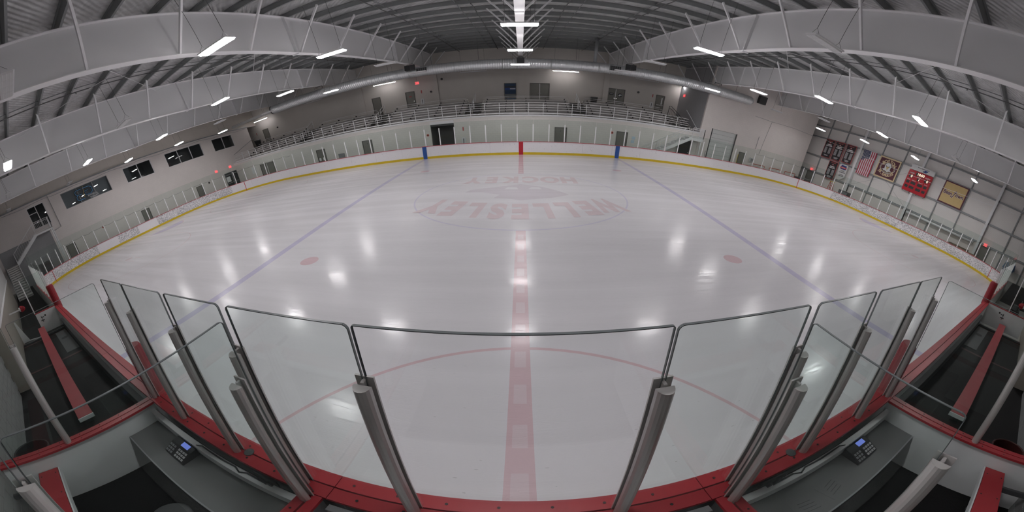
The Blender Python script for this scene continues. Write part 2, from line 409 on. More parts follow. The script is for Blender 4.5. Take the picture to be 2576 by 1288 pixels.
# ================================================================== the building
W = 25.9; HL = 30.48; RC = 8.53; CX = HL-RC
def arc(cx, cy, a0, a1, n, r=RC): return [(cx+r*math.cos(a0+(a1-a0)*i/n), cy+r*math.sin(a0+(a1-a0)*i/n)) for i in range(n+1)]
PI = math.pi
struct('floor', MB().box(-37, 34.2, -2.6, 36, -0.3, -0.03), 'concrete', label='grey concrete floor around the rink')
# ---- ice with its painted markings
ice_poly = arc(CX, W-RC, PI/2, 0, 16) + arc(CX, RC, 0, -PI/2, 16) + arc(-CX, RC, -PI/2, -PI, 16) + arc(-CX, W-RC, PI, PI/2, 16)
ice = MB(); n0 = len(ice_poly); ice.flat(ice_poly, 0.0); ice.flat([(p[0], p[1]) for p in ice_poly], -0.03)
ice.f = [tuple(range(n0)), tuple(reversed(range(n0, 2*n0)))] + [(i, n0+i, n0+(i+1) % n0, (i+1) % n0) for i in range(n0)]
ICEO = struct('ice_sheet', ice, 'ice', label='white sheet of rink ice with faint painted lines')
mk = [0]
def mark(name, mb, mt):
    # every painted piece lies a hair above the one before it, so none are coplanar
    mk[0] += 1; d = 0.00002*mk[0]; mb.v = [(v[0], v[1], v[2]+d) for v in mb.v]
    return mb.build(name, mt, ICEO)
zl = 0.0006
for ya, yb in ((0, 8.35), (17.5, W)): mark('centre_line', MB().flat([(-.15, ya), (.15, ya), (.15, yb), (-.15, yb)], zl), 'ice_line')
for k in range(40):
    y = 0.45 + k*0.72
    if y+.36 < W and not 8.0 < y < 17.5: mark('centre_line_block', MB().flat([(-.085, y), (.085, y), (.085, y+.36), (-.085, y+.36)], zl*3), 'ice_block')
for x in (-7.77, 7.77): mark('blue_line', MB().flat([(x-.15, 0), (x+.15, 0), (x+.15, W), (x-.15, W)], zl), 'ice_blue')
for s in (-1, 1):
    x = s*27.13; mark('goal_line', MB().flat([(x-.03, 1.8), (x+.03, 1.8), (x+.03, W-1.8), (x-.03, W-1.8)], zl), 'ice_red')
    mark('goal_crease', MB().ring((x, W/2), 1.75, 1.83, zl, PI/2 if s > 0 else -PI/2, 1.5*PI if s > 0 else PI/2, 24), 'ice_red')
    mark('crease_fill', MB().flat([(x, W/2-1.75)]+[(x-s*1.75*math.cos(a), W/2+1.75*math.sin(a)) for a in [-PI/2+PI*i/16 for i in range(17)]], zl*.5), 'ice_blue')
    for ys in (-1, 1):
        c = (s*21.03, W/2+ys*6.7)
        mark('faceoff_circle', MB().ring(c, 4.54, 4.60, zl), 'ice_pink'); mark('faceoff_dot', MB().ring(c, 0.0, 0.30, zl, n=24), 'ice_pink')
        mark('faceoff_dot', MB().ring((s*6.1, W/2+ys*6.7), 0.0, 0.30, zl*1.5, n=24), 'ice_line')
        for a in (-1, 1):
            for b in (-1, 1):
                mark('hash_mark', MB().flat([(c[0]+a*.6, c[1]+b*.25), (c[0]+a*1.5, c[1]+b*.25), (c[0]+a*1.5, c[1]+b*.31), (c[0]+a*.6, c[1]+b*.31)], zl), 'ice_pink')
mark('centre_circle', MB().ring((0, W/2), 4.53, 4.60, zl), 'ice_ring')
mark('referee_crease', MB().ring((0, 0), 3.02, 3.08, zl, 0.02, PI-.02, 40), 'ice_line')
mark('logo_patch', MB().flat([(2.08, 12.74), (1.3, 12.2), (.5, 11.95), (0, 11.78), (-.5, 12.05), (-1.13, 12.19), (-.9, 12.75), (-1.7, 13.2), (-2.49, 13.3), (-2.3, 13.75), (-1.2, 14.2), (0, 14.75), (1.0, 14.2), (1.7, 13.4)], zl), 'ice_faint')
for a, b in ((-.75, -.1), (.35, .95)): mark('logo_patch', MB().flat([(a, 13.75), (b, 13.7), (b-.1, 14.1), (a+.15, 14.15)], zl*2), 'ice_pale')
# lettering set on arcs, read from the stands
L1 = 'WELLESLEY'
for i, ch in enumerate(L1):
    t = (4-i)/4.0; x = t*3.18; y = 10.45 + 0.92*t*t
    text('ice_letter', ch, 2.35, 'ice_pink', ICEO, (x*1.06, y, .006+.0001*i), 'ice', 0.055, rot=0.16*t*1.6, depth=0.0, sx=.52 if ch != 'W' else .42)
for i, ch in enumerate('HOCKEY'):
    text('ice_letter', ch, 1.95, 'ice_pink', ICEO, ((2.5-i)*0.98, 15.93, .007+.0001*i), 'ice', 0.055, depth=0.0, sx=.60)

# ---- walls
def holed(u0, u1, v0, v1, holes, fn):
    """boxes covering a rectangle minus holes; fn(mb,u0,u1,v0,v1)"""
    mb = MB(); us = sorted({u0, u1, *[h[0] for h in holes], *[h[1] for h in holes]}); us = [u for u in us if u0 <= u <= u1]
    for a, b in zip(us, us[1:]):
        hs = sorted([(h[2], h[3]) for h in holes if h[0] < (a+b)/2 < h[1]]); v = v0
        for h in hs:
            if h[0] > v: fn(mb, a, b, v, h[0])
            v = max(v, h[1])
        if v < v1: fn(mb, a, b, v, v1)
    return mb
XL, XR, YF, YU, XS = -33.0, 33.4, 29.0, 35.5, 16.63
WIN = [(2.62, 4.47, 5.0, 7.29), (6.46, 11.94, 5.57, 7.29), (13.92, 17.51, 5.58, 7.29), (19.5, 24.94, 5.58, 7.29), (26.78, 30.34, 5.6, 7.29)]
GD = (26.75, 29.4, -0.03, 2.45)
struct('wall_left', holed(-2.3, 33.6, -0.03, 7.72, WIN+[GD], lambda mb, a, b, c, d: mb.box(XL-.25, XL, a, b, c, d)), 'block_wall', label='pale painted block wall at the left end')
struct('wall_left_upper', MB().box(XL-.3, XL-.05, -2.3, 36, 7.72, 11), 'panel_upper', label='tan panel wall above the left ledge')
pb = MB().box(XL-.02, XL+.16, -2.3, 33.6, 7.72, 7.82); struct('trim_1', pb, 'grey_metal', label='grey steel ledge along the top of the left block wall')
struct('wall_left_cladding', MB().box(XL, XL+.03, -1.9, 3.9, -.03, 4.3), 'siding_grey', label='grey ribbed cladding under the left stair')
struct('wall_left_return', MB().box(-37, XL-.25, 33.4, 33.6, 3.3, 11), 'wall_taupe')
struct('wall_left_alcove', MB().box(-37.2, -37, 33.6, 35.7, 3.3, 11), 'wall_taupe')
struct('wall_rooms', MB().box(-37.2, -37, -2.3, 33.4, -.03, 7.9).box(-37, XL-.25, -2.3, 33.4, 7.72, 7.9).box(-37, XL-.25, -2.3, 33.4, 4.2, 4.4).box(-37, XL-.25, 5.2, 5.3, 4.4, 7.7).box(-37, XL-.25, 12.9, 13, 4.4, 7.7).box(-37, XL-.25, 18.4, 18.5, 4.4, 7.7).box(-37, XL-.25, 25.8, 25.9, 4.4, 7.7), 'room_dark')
struct('wall_far_lower', holed(XL, XS, -.03, 3.16, [(-7.85, -5.73, -.03, 3.0), ], lambda mb, a, b, c, d: mb.box(a, b, YF, YF+.2, c, d)), 'block_lower', label='pale block wall under the spectator deck')
struct('wall_passage', MB().box(-8.3, -8.1, YF+.2, 33, -.03, 3.1).box(-5.4, -5.2, YF+.2, 33, -.03, 3.1).box(-8.3, -5.2, 33, 33.2, -.03, 3.1), 'siding_dark')
struct('wall_far_upper', MB().box(-37, XS+.2, YU, YU+.2, 3.2, 11), 'wall_taupe', label='taupe wall behind the spectator stand')
struct('wall_side', MB().box(XS, XS+.2, YF, YU, -.03, 11), 'wall_slate', label='slate grey side wall at the end of the stand')
struct('wall_far_right', holed(XS-.02, 31.95, -.03, 10.7, [(17.93, 20.9, -.03, 3.96)], lambda mb, a, b, c, d: mb.box(a, b, YF-.02, YF+.2, c, d)), 'block_wall', label='pale block wall with the overhead door')
struct('wall_far_corner', MB().box(31.7, XR+.2, 33, 33.2, -.03, 10.8).box(31.75, 31.95, YF+.2, 33, -.03, 10.8), 'siding')
WR = struct('wall_right', MB().box(XR, XR+.2, -2.6, 33.2, -.03, 11), 'siding', label='ribbed white siding wall at the right end')
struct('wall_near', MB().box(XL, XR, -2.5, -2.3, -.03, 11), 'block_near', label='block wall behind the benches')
for s in (-1, 1):
    x0, x1 = sorted((s*8.2, s*25.6))
    struct('wall_near_wainscot', MB().box(x0, x1, -2.3, -1.98, -.03, 2.05), 'tan_paint', label='tan painted wainscot wall beside the %s bench' % ('left' if s < 0 else 'right'))
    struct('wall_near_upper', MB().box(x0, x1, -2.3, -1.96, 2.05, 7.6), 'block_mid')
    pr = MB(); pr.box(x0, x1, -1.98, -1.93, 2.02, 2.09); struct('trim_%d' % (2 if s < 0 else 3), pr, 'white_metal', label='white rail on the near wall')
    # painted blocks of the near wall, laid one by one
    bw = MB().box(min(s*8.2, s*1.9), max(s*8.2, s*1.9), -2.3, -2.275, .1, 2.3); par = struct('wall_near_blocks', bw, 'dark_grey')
    src = bmesh_box(0.388, 0.03, 0.190, 'block_near')
    for r in range(11):
        for c in range(15):
            x = 2.15 + c*0.4 + (0.2 if r % 2 else 0)
            if x < 8.0: put('block', src, par, (s*x, -2.262, 0.25 + r*0.2))
# deck of the stand
struct('floor_deck', MB().box(XL, XS, YF-.06, YU, 3.16, 3.30), 'white_metal', label='white edged concrete deck of the spectator stand')
struct('floor_walkway', MB().box(-37, XS, 33.95, YU, 3.3, 4.6), 'concrete')
# right wall steelwork
for z in (2.26, 4.40, 6.95, 8.5): pbox('girt', 'grey_metal', WR, XR-.18, XR, -2.3, 33, z-.09, z+.09)
for y in (-.6, 2.0, 7.85, 10.7, 16.25, 19.15, 24.75, 27.6, 30.4): pbox('wind_post', 'grey_metal', WR, XR-.16, XR, y-.05, y+.05, 2.26 if y in (7.85, 16.25, 24.75) else .0, 9.6+.03*y)
for y in (4.75, 13.7, 22.0, 30.6):
    c = MB().box(XR-.40, XR-.385, y-.14, y+.14, 0, 9.4+.036*y).box(XR-.385, XR-.03, y-.012, y+.012, 0, 9.4+.036*y).box(XR-.03, XR-.015, y-.14, y+.14, 0, 9.4+.036*y)
    c.build('wall_column', 'frame_paint', WR)
for (ya, za), (yb, zb) in (((13.7, 6.9), (22, 2.2)), ((22, 6.9), (13.7, 2.2))): MB().bar((XR-.08, ya, za), (XR-.08, yb, zb), .015).build('tie_rod', 'grey_metal', WR)
pbox('lower_liner', 'block_wall', WR, XR-.03, XR, -2.3, 28.9, 0, 2.17)
# ---- ceiling with purlins, sag rods
zt = lambda y: 9.33 + 0.0385*y           # top of the frames
CE = struct('ceiling', MB().hexa([(-37, -2.6, zt(-2.6)+.26), (34.2, -2.6, zt(-2.6)+.26), (34.2, 36, zt(36)+.26), (-37, 36, zt(36)+.26), (-37, -2.6, zt(-2.6)+.5), (34.2, -2.6, zt(-2.6)+.5), (34.2, 36, zt(36)+.5), (-37, 36, zt(36)+.5)]), 'insulation', label='foil faced roof insulation over the steel purlins')
PUR = [3.25+1.56*k for k in range(-3, 21)]
for y in PUR:
    z = zt(y); MB().box(-33.2, 33.3, y-.01, y+.01, z+.01, z+.23).box(-33.2, 33.3, y-.01, y+.07, z+.0, z+.014).box(-33.2, 33.3, y-.07, y+.01, z+.226, z+.24).build('purlin', 'purlin', CE)
for x in (-29.2, -20.8, -12.5, -4.1, 4.1, 12.5, 20.8, 29.2):
    for dx in (-1.35, 1.35):
        MB().bar((x+dx, -2, zt(-2)+.12), (x+dx, 35.4, zt(35.4)+.12), .035).build('sag_rod', 'purlin', CE)
for i, x in enumerate((-27.5, -22.3, -19.2, -13.9, -10.8, -5.6, -2.05, 2.05, 5.6, 10.8, 13.9, 19.2, 22.3, 27.5)):
    t = thing('sprinkler_pipe', 'thin sprinkler pipe under the roof, %s of fourteen counting from the left wall' % (ORDW[i] if i < 10 else ['eleventh', 'twelfth', 'thirteenth', 'fourteenth'][i-10]), 'pipe', (x, 16, zt(16)-.1), 'sprinkler pipes')
    MB().tube([(x, -2, zt(-2)-.06), (x, 35, zt(35)-.06)], .028, 6).build('pipe', 'pipe_dark', t)
    for y in range(1, 35, 4): MB().tube([(x, y, zt(y)-.06), (x, y, zt(y)-.15)], [.012, .03], 6).build('sprinkler_head', 'pipe_dark', t)
for xa, xb in ((-16.7, -8.4), (8.4, 16.7)):
    for ya, yb in ((2.2, 10.8), (10.8, 19.2)):
        for p, q in ((ya, yb), (yb, ya)): MB().tube([(xa, p, zt(p)-.25), (xb, q, zt(q)-.25)], .014, 5).build('brace_rod', 'white_metal', CE)
# ---- seven rigid frames
FX = [-25.05, -16.7, -8.4, 0, 8.4, 16.7, 25.05]
BOT = [(-2.3, 7.62), (12.2, 7.80), (29, 8.66), (35.5, 8.95)]
def zb(y):
    for (a, za), (b, z2) in zip(BOT, BOT[1:]):
        if y <= b: return za+(z2-za)*(y-a)/(b-a)
    return BOT[-1][1]
for i, x in enumerate(FX):
    who = ['first', 'second', 'third', 'fourth', 'third', 'second', 'first'][i]
    lab = 'white steel roof frame running straight overhead above the red line' if i == 3 else 'white steel roof frame with braces, %s from the %s wall' % (who, 'left' if i < 3 else 'right')
    t = thing('roof_frame', lab, 'roof beam', (x, 16, zb(16)), 'white roof frames')
    MB().prism(BOT + [(35.5, zt(35.5)), (-2.3, zt(-2.3))], 'x', x-.012, x+.012).build('web', 'frame_paint', t)
    f = MB()
    for (a, za), (b, z2) in zip(BOT, BOT[1:]): f.hexa([(x-.16, a, za-.025), (x+.16, a, za-.025), (x+.16, b, z2-.025), (x-.16, b, z2-.025), (x-.16, a, za), (x+.16, a, za), (x+.16, b, z2), (x-.16, b, z2)])
    f.build('bottom_flange', 'flange_paint', t)
    a, b = -2.3, 35.5
    MB().hexa([(x-.14, a, zt(a)-.03), (x+.14, a, zt(a)-.03), (x+.14, b, zt(b)-.03), (x-.14, b, zt(b)-.03), (x-.14, a, zt(a)), (x+.14, a, zt(a)), (x+.14, b, zt(b)), (x-.14, b, zt(b))]).build('top_flange', 'flange_paint', t)
    for y in (12.3, 24.6): MB().box(x-.15, x+.15, y-.02, y+.02, zb(y)-.10, zt(y)).build('splice_plate', 'frame_paint', t)
    for y in PUR[1::2]:
        for s in (-1, 1): MB().bar((x+s*.10, y, zb(y)+.04), (x+s*1.55, y, zt(y)+.06), .075, .075).build('flange_brace', 'white_metal', t)
    if i in (1, 2, 3, 4): pbox('pilaster', 'wall_taupe', t, x-.27, x+.27, YU-.28, YU, 4.6, 8.95)
# ================================================================== lamps
LX = [-27.35, -20.75, -13.82, -6.85, 0, 6.85, 14.0, 20.9, 27.5]; LY = [0.68, 6.38, 12.35, 18.1, 24.0]
OFF = {(3, 0), (5, 1), (2, 1), (0, 1), (1, 0), (3, 3), (5, 3), (7, 3), (7, 1), (7, 4), (1, 4), (1, 3), (3, 4), (5, 4), (0, 0), (8, 0), (7, 0), (4, 1), (5, 0)}
SKIP = set()
LZ = 7.2
_h = MB().box(-.61, .61, -.18, .18, .02, .07).box(-.61, .61, -.20, -.18, .012, .06).box(-.61, .61, .18, .20, .012, .06)
for k in (-.085, 0, .085): _h.box(-.61, .61, k-.004, k+.004, -.034, -.031)
for k in (-.3, 0, .3): _h.box(k-.004, k+.004, -.17, .17, -.034, -.031)
LH = shared(_h, 'white_metal'); LD = shared(MB().hexa([(-.58, -.15, -.03), (.58, -.15, -.03), (.58, .15, -.03), (-.58, .15, -.03), (-.60, -.17, .018), (.60, -.17, .018), (.60, .17, .018), (-.60, .17, .018)]), 'lamp_on'); LDO = shared(MB().hexa([(-.58, -.15, -.03), (.58, -.15, -.03), (.58, .15, -.03), (-.58, .15, -.03), (-.60, -.17, .018), (.60, -.17, .018), (.60, .17, .018), (-.60, .17, .018)]), 'lamp_off')
LU = shared(MB().flat([(-.55, -.10), (.55, -.10), (.55, .10), (-.55, .10)], .074), 'added_up_glow'); LUO = shared(MB().box(-.55, .55, -.10, .10, .07, .075), 'lamp_off')  # glowing top panel, added to throw extra light on roof and frames
roww = ['nearest the benches', 'second row out from the benches', 'middle row', 'second row from the far wall', 'row nearest the far wall']
colw = ['leftmost column', 'second column from left', 'third column from left', 'fourth column from left', 'centre column', 'fourth column from right', 'third column from right', 'second column from right', 'rightmost column']
for i, x in enumerate(LX):
    for j, y in enumerate(LY):
        if (i, j) in SKIP: continue
        on = (i, j) not in OFF
        t = thing('high_bay_light', '%s hanging linear ice light, %s, %s' % ('lit' if on else 'unlit', roww[j], colw[i]), 'light', (x, y, LZ), 'hanging lights over the ice')
        put('housing', LH, t, (x, y, LZ)); put('diffuser', LD if on else LDO, t, (x, y, LZ)); put('added_uplight', LU if on else LUO, t, (x, y, LZ))
        for s in (-1, 1):
            c = MB(); c.tube([(x+s*.48, y-.17, LZ+.06), (x+s*.48, y, LZ+.30), (x+s*.48, y+.17, LZ+.06)], .006, 5, False); c.tube([(x+s*.48, y, LZ+.30), (x+s*.48, y, zt(y)+.1)], .008, 5)
            c.build('hanger_cable', 'pipe_dark', t)
# slim strip lights over the upper walkway
for i, (x, on) in enumerate([(-31.0, 1), (-22.3, 0), (-13.4, 1), (-4.4, 0), (4.2, 1), (12.3, 0)]):
    t = thing('strip_light', '%s slim strip light above the upper walkway, %s from the left' % ('lit' if on else 'unlit', ORDW[i]), 'light', (x, 34.5, 8.1), 'strip lights above the walkway')
    pbox('housing', 'white_metal', t, x-1.25, x+1.25, 34.46, 34.54, 8.12, 8.18); pbox('tube', 'strip_on' if on else 'lamp_off', t, x-1.22, x+1.22, 34.47, 34.53, 8.075, 8.12)
    for s in (-1, 1): MB().tube([(x+s*1.1, 34.5, 8.18), (x+s*1.1, 34.5, zt(34.5))], .008, 5).build('hanger_cable', 'pipe_dark', t)
t = thing('wall_light', 'small lit downlight on the slate side wall by the stand', 'light', (XS-.1, 34.7, 8.4))
pbox('housing', 'white_metal', t, XS-.25, XS, 34.5, 34.9, 8.42, 8.52); pbox('lens', 'lamp_on', t, XS-.22, XS-.03, 34.55, 34.85, 8.40, 8.42)
# ================================================================== spiral duct
DX0, DX1, DY, DZ, DR = -23.1, 20.5, 28.0, 7.86, .45
t = thing('air_duct', 'long round galvanised air duct hanging across the far side', 'duct', ((DX0+DX1)/2, DY, DZ))
nseg = 12; L = (DX1-DX0)/nseg
for k in range(nseg):
    a = DX0+k*L; mb = MB(); pts = []; rs = []
    m_ = 20
    for q in range(m_+1):
        xx = a+L*q/m_
        for dx, r in ((-.03, DR), (0, DR+.028), (.03, DR)):
            if a <= xx+dx <= a+L: pts.append((xx+dx, DY, DZ)); rs.append(r)
    mb.tube(pts, rs, 24).build('duct_section', 'galvanised', t, smooth=True)
    MB().tube([(a-.03, DY, DZ), (a+.03, DY, DZ)], DR+.025, 24).build('joint_band', 'galvanised', t, smooth=True)
    MB().tube([(a+L/2, DY, DZ+DR), (a+L/2, DY, zt(DY))], .012, 5).build('hanger_rod', 'pipe_dark', t)
MB().tube([(DX0-.16, DY, DZ), (DX0, DY, DZ)], DR+.03, 24).build('end_collar', 'dark_grey', t)
MB().tube([(DX1, DY, DZ), (DX1+.28, DY, DZ-.03)], [DR, DR-.06], 24).build('end_cap', 'galvanised', t, smooth=True)
for x in (-7.5, 7.15):
    g = pbox('grille', 'dark_screen', t, x-.42, x+.42, DY-DR-.10, DY-DR+.12, DZ-.20, DZ+.22); pbox('grille_lip', 'white_metal', g, x-.46, x+.46, DY-DR-.16, DY-DR-.08, DZ-.27, DZ-.20)
    for k in range(5): pbox('louvre', 'grey_metal', g, x-.40+k*.17, x-.38+k*.17, DY-DR-.115, DY-DR-.10, DZ-.18, DZ+.20)
t = thing('vent_pipe', 'grey vertical vent pipe rising from the duct to the roof', 'pipe', (5.6, DY, DZ)); MB().tube([(5.6, DY, DZ+DR-.05), (5.6, DY, zt(DY)+.2)], .13, 12).build('pipe', 'grey_metal', t, smooth=True)
# narrow square duct continuing to the left wall
t = thing('branch_duct', 'narrow grey box duct joining the round duct to the left wall', 'duct', (-27.5, 30, 8.2))
MB().bar((-23.3, 29.2, 7.95), (-32.9, 31.0, 8.15), .35, .30).build('duct_run', 'galvanised', t); MB().bar((-24.5, 29.4, 8.1), (-32.9, 31.0, 8.32), .12, .05).build('pipe_run', 'grey_metal', t)
def speaker(x, y, z, label, wx=.42, h=.5, d=.4, group=None):
    t = thing('loudspeaker', label, 'loudspeaker', (x, y, z), group)
    MB().hexa([(x-wx, y-d, z-h*.45), (x+wx, y-d, z-h*.45), (x+wx*.8, y+.02, z-h*.5), (x-wx*.8, y+.02, z-h*.5), (x-wx, y-d+.1, z+h*.5), (x+wx, y-d+.1, z+h*.5), (x+wx*.8, y+.02, z+h*.5), (x-wx*.8, y+.02, z+h*.5)]).build('cabinet', 'black', t)
    g = MB().hexa([(x-wx*.93, y-d-.015, z-h*.40), (x+wx*.93, y-d-.015, z-h*.40), (x+wx*.93, y-d, z-h*.40), (x-wx*.93, y-d, z-h*.40), (x-wx*.93, y-d+.06, z+h*.42), (x+wx*.93, y-d+.06, z+h*.42), (x+wx*.93, y-d+.08, z+h*.42), (x-wx*.93, y-d+.08, z+h*.42)]).build('front_grille', 'dark_screen', t)
    MB().tube([(x-wx*.7, y-.1, z+h*.5), (x-wx*.5, y-.1, z+h*.75), (x+wx*.5, y-.1, z+h*.75), (x+wx*.7, y-.1, z+h*.5)], .02, 6, False).build('bracket', 'pipe_dark', t)
speaker(-8.28, 27.45, 8.18, 'black loudspeaker on the duct below the frame left of centre', group='loudspeakers along the duct')
speaker(0, 27.45, 8.02, 'black loudspeaker on the duct above the red line', .26, .52, group='loudspeakers along the duct')
speaker(8.25, 27.45, 8.12, 'black loudspeaker on the duct below the frame right of centre', group='loudspeakers along the duct')
t = thing('wall_speaker', 'flat black speaker panel high on the right block wall', 'loudspeaker', (22.6, 28.7, 8.5)); pbox('cabinet', 'black', t, 22.15, 23.1, 28.62, 28.98, 8.05, 8.95); pbox('front_grille', 'dark_screen', t, 22.2, 23.05, 28.60, 28.62, 8.1, 8.9)
for i, (x, y) in enumerate(((-16.9, 27.6), (16.4, 27.6))):
    t = thing('camera_bracket', 'small black bracket on top of the duct, %s end' % ('left' if i == 0 else 'right'), 'bracket', (x, y, 8.5)); MB().bar((x-.35, y, 8.55), (x+.35, y, 8.55), .06, .04).bar((x-.33, y, 8.55), (x-.33, y, 8.40), .03).bar((x+.33, y, 8.55), (x+.33, y, 8.33), .03).build('arm', 'black', t)

# ================================================================== dasher boards round the rink
SEG = [2*CX, PI*RC/2, W-2*RC, PI*RC/2, 2*CX, PI*RC/2, W-2*RC, PI*RC/2]
def per(s, off=0.0):
    """point at arc length s along the inner board face (far straight first, going right), moved outwards by off; and heading"""
    T = sum(SEG); s %= T
    for k, L in enumerate(SEG):
        if s <= L: break
        s -= L
    r = RC+off
    if k == 0: return (-CX+s, W+off), 0.0
    if k == 1: a = PI/2-s/RC; return (CX+r*math.cos(a), W-RC+r*math.sin(a)), a-PI/2
    if k == 2: return (HL+off, W-RC-s), -PI/2
    if k == 3: a = -s/RC; return (CX+r*math.cos(a), RC+r*math.sin(a)), a-PI/2
    if k == 4: return (CX-s, -off), PI
    if k == 5: a = -PI/2-s/RC; return (-CX+r*math.cos(a), RC+r*math.sin(a)), a-PI/2
    if k == 6: return (-HL-off, RC+s), PI/2
    a = PI-s/RC; return (-CX+r*math.cos(a), W-RC+r*math.sin(a)), a-PI/2
def panel(par, s0, s1, mt, n=4, cap=True, kick=True):
    g = 0.004; ss = [s0+g+(s1-s0-2*g)*i/n for i in range(n+1)]; P = lambda o: [per(s, o)[0] for s in ss]
    b = MB().strip(P(0.02), P(0.05), 0.19, 1.07).strip(P(0.05), P(0.12), 0.02, 1.05).build('board_panel', mt, par)
    ss = [s0+(s1-s0)*i/n for i in range(n+1)]
    if kick: MB().strip(P(0.0), P(0.05), 0.0, 0.19).build('kick_strip', 'kick_yellow', b)
    if cap: MB().strip(P(-0.01), P(0.13), 1.05, 1.09).build('cap_rail', 'thin_red', b)
    return b
def pane_run(par, s0, s1, n, zt_, post_top, sag=None, posts=True):
    L = (s1-s0)/n; me = {}
    for k in range(n):
        a, b = per(s0+k*L, .07)[0], per(s0+(k+1)*L, .07)[0]; l = math.dist(a, b)-.03
        src = bmesh_box(round(l, 3), .014, zt_-1.09, 'far_glass')
        put('glass_pane', src, par, ((a[0]+b[0])/2, (a[1]+b[1])/2, (zt_+1.09)/2), math.atan2(b[1]-a[1], b[0]-a[0]))
    if posts:
        src = bmesh_box(.08, .06, post_top-1.07, 'far_post')
        for k in range(n+1):
            p, h = per(s0+k*L, .07); put('glass_post', src, par, (p[0], p[1], (post_top+1.07)/2), h)
    if sag:
        pts = []
        for k in range(n):
            for q in range(4):
                p, _ = per(s0+(k+q/4)*L, .13); pts.append((p[0], p[1], post_top-.02-sag*math.sin(PI*q/4)*(.5+.5*((k*7) % 5)/4)))
        MB().tube(pts, .012, 5).build('net_cable', 'curtain_grey', par)
S1 = SEG[0]; S4 = sum(SEG[:4]); S5 = sum(SEG[:5]); S8 = sum(SEG)
far = thing('dasher_boards', 'long straight rink boards with glass below the spectator stand', 'rink boards', (0, W, 0), 'rink boards')
for k in range(18): panel(far, k*S1/18, (k+1)*S1/18, 'board_clean', 1)
sx0 = -21.02+CX
pane_run(far, sx0, sx0+35*1.22, 35, 2.9, 2.53)
for x, mt in ((-7.77, 'board_blue'), (0, 'board_red'), (7.77, 'board_blue')):
    w_ = .17; pbox('line_stripe', mt, far, x-w_, x+w_, W-.004, W+.03, 0.0, 1.075)
right = thing('dasher_boards', 'curved rink boards with glass around the right end, below the scoreboard', 'rink boards', (HL, W/2, 0), 'rink boards')
nR = 15; LR = (S4-S1)/nR
for k in range(nR): panel(right, S1+k*LR, S1+(k+1)*LR, 'board_clean' if k < 4 else 'board_marked', 5)
pane_run(right, S1-.28, S4, 30, 3.05, 2.5, .10)
left = thing('dasher_boards', 'curved rink boards with glass around the left end, below the viewing windows', 'rink boards', (-HL, W/2, 0), 'rink boards')
for k in range(nR): panel(left, S5+k*LR, S5+(k+1)*LR, 'board_marked' if k not in (5, 7, 12, 13, 14) else 'board_clean', 5)
pane_run(left, S5, S8+.93, 30, 3.05, 2.5, .12)
for s in (-1, 1):
    for yy, par in ((1.75, right if s > 0 else left), (W-1.75, right if s > 0 else left)):
        x = s*27.13; a = math.atan2((yy-RC) if yy < RC else (yy-(W-RC)), x-s*CX)
        cy = RC if yy < RC else W-RC; c, q = math.cos(a), math.sin(a)
        p = lambda r, d: (s*CX+r*c-d*q, cy+r*q+d*c)
        MB().hexa([(*p(RC-.004, -.03), .0), (*p(RC-.004, .03), .0), (*p(RC+.03, .03), .0), (*p(RC+.03, -.03), .0), (*p(RC-.004, -.03), 1.07), (*p(RC-.004, .03), 1.07), (*p(RC+.03, .03), 1.07), (*p(RC+.03, -.03), 1.07)]).build('goal_line_stripe', 'board_red', par)
# ================================================================== near boards, penalty boxes and benches
struct('floor_rubber', MB().box(-12.5, 12.5, -2.28, -.10, -.03, .15), 'rubber', label='black rubber floor of the benches and boxes')
near = thing('dasher_boards', 'near rink boards with red cap in front of the benches and boxes', 'rink boards', (0, 0, 0), 'rink boards')
def capbolts(par, xs, y, z=1.091):
    src = shared(MB().tube([(0, 0, 0), (0, 0, .003)], .011, 6), 'black')
    for x in xs: put('bolt', src, par, (x, y, z))
edges = [-21.95, -19.5, -17.05, -14.6, -12.55, -10.3, -8.1, -5.9, -3.72, -1.16, 1.16, 3.72, 5.9, 8.1, 10.3, 12.55, 14.6, 17.05, 19.5, 21.95]
for a, b in zip(edges, edges[1:]):
    p = MB().box(a+.004, b-.004, -.05, -.02, .19, 1.05).box(a+.004, b-.004, -.12, -.05, .02, 1.04).build('board_panel', 'plastic_white', near)
    pbox('kick_strip', 'kick_yellow', p, a, b, -.05, 0, 0, .19)
    wide = abs(a+b)/2 < 12.5
    if wide:
        pbox('cap_rail', 'cap_red', p, a+.003, b-.003, -.094, .02, 1.05, 1.09); pbox('cap_rail', 'cap_red', p, a+.003, b-.003, -.215, -.106, 1.05, 1.088)
        pbox('back_frame', 'dark_grey', p, a, b, -.20, -.12, .15, .52); pbox('ledge', 'grey_metal', p, a, b, -.225, -.12, .52, .535)
        if abs(a+b)/2 < 4: capbolts(p, [a+.12+.31*k for k in range(int((b-a)/.31))], -.04); capbolts(p, [a+.2+.31*k for k in range(int((b-a-.1)/.31))], -.16, 1.089)
    else: pbox('cap_rail', 'cap_red', p, a, b, -.15, .01, 1.05, 1.09)
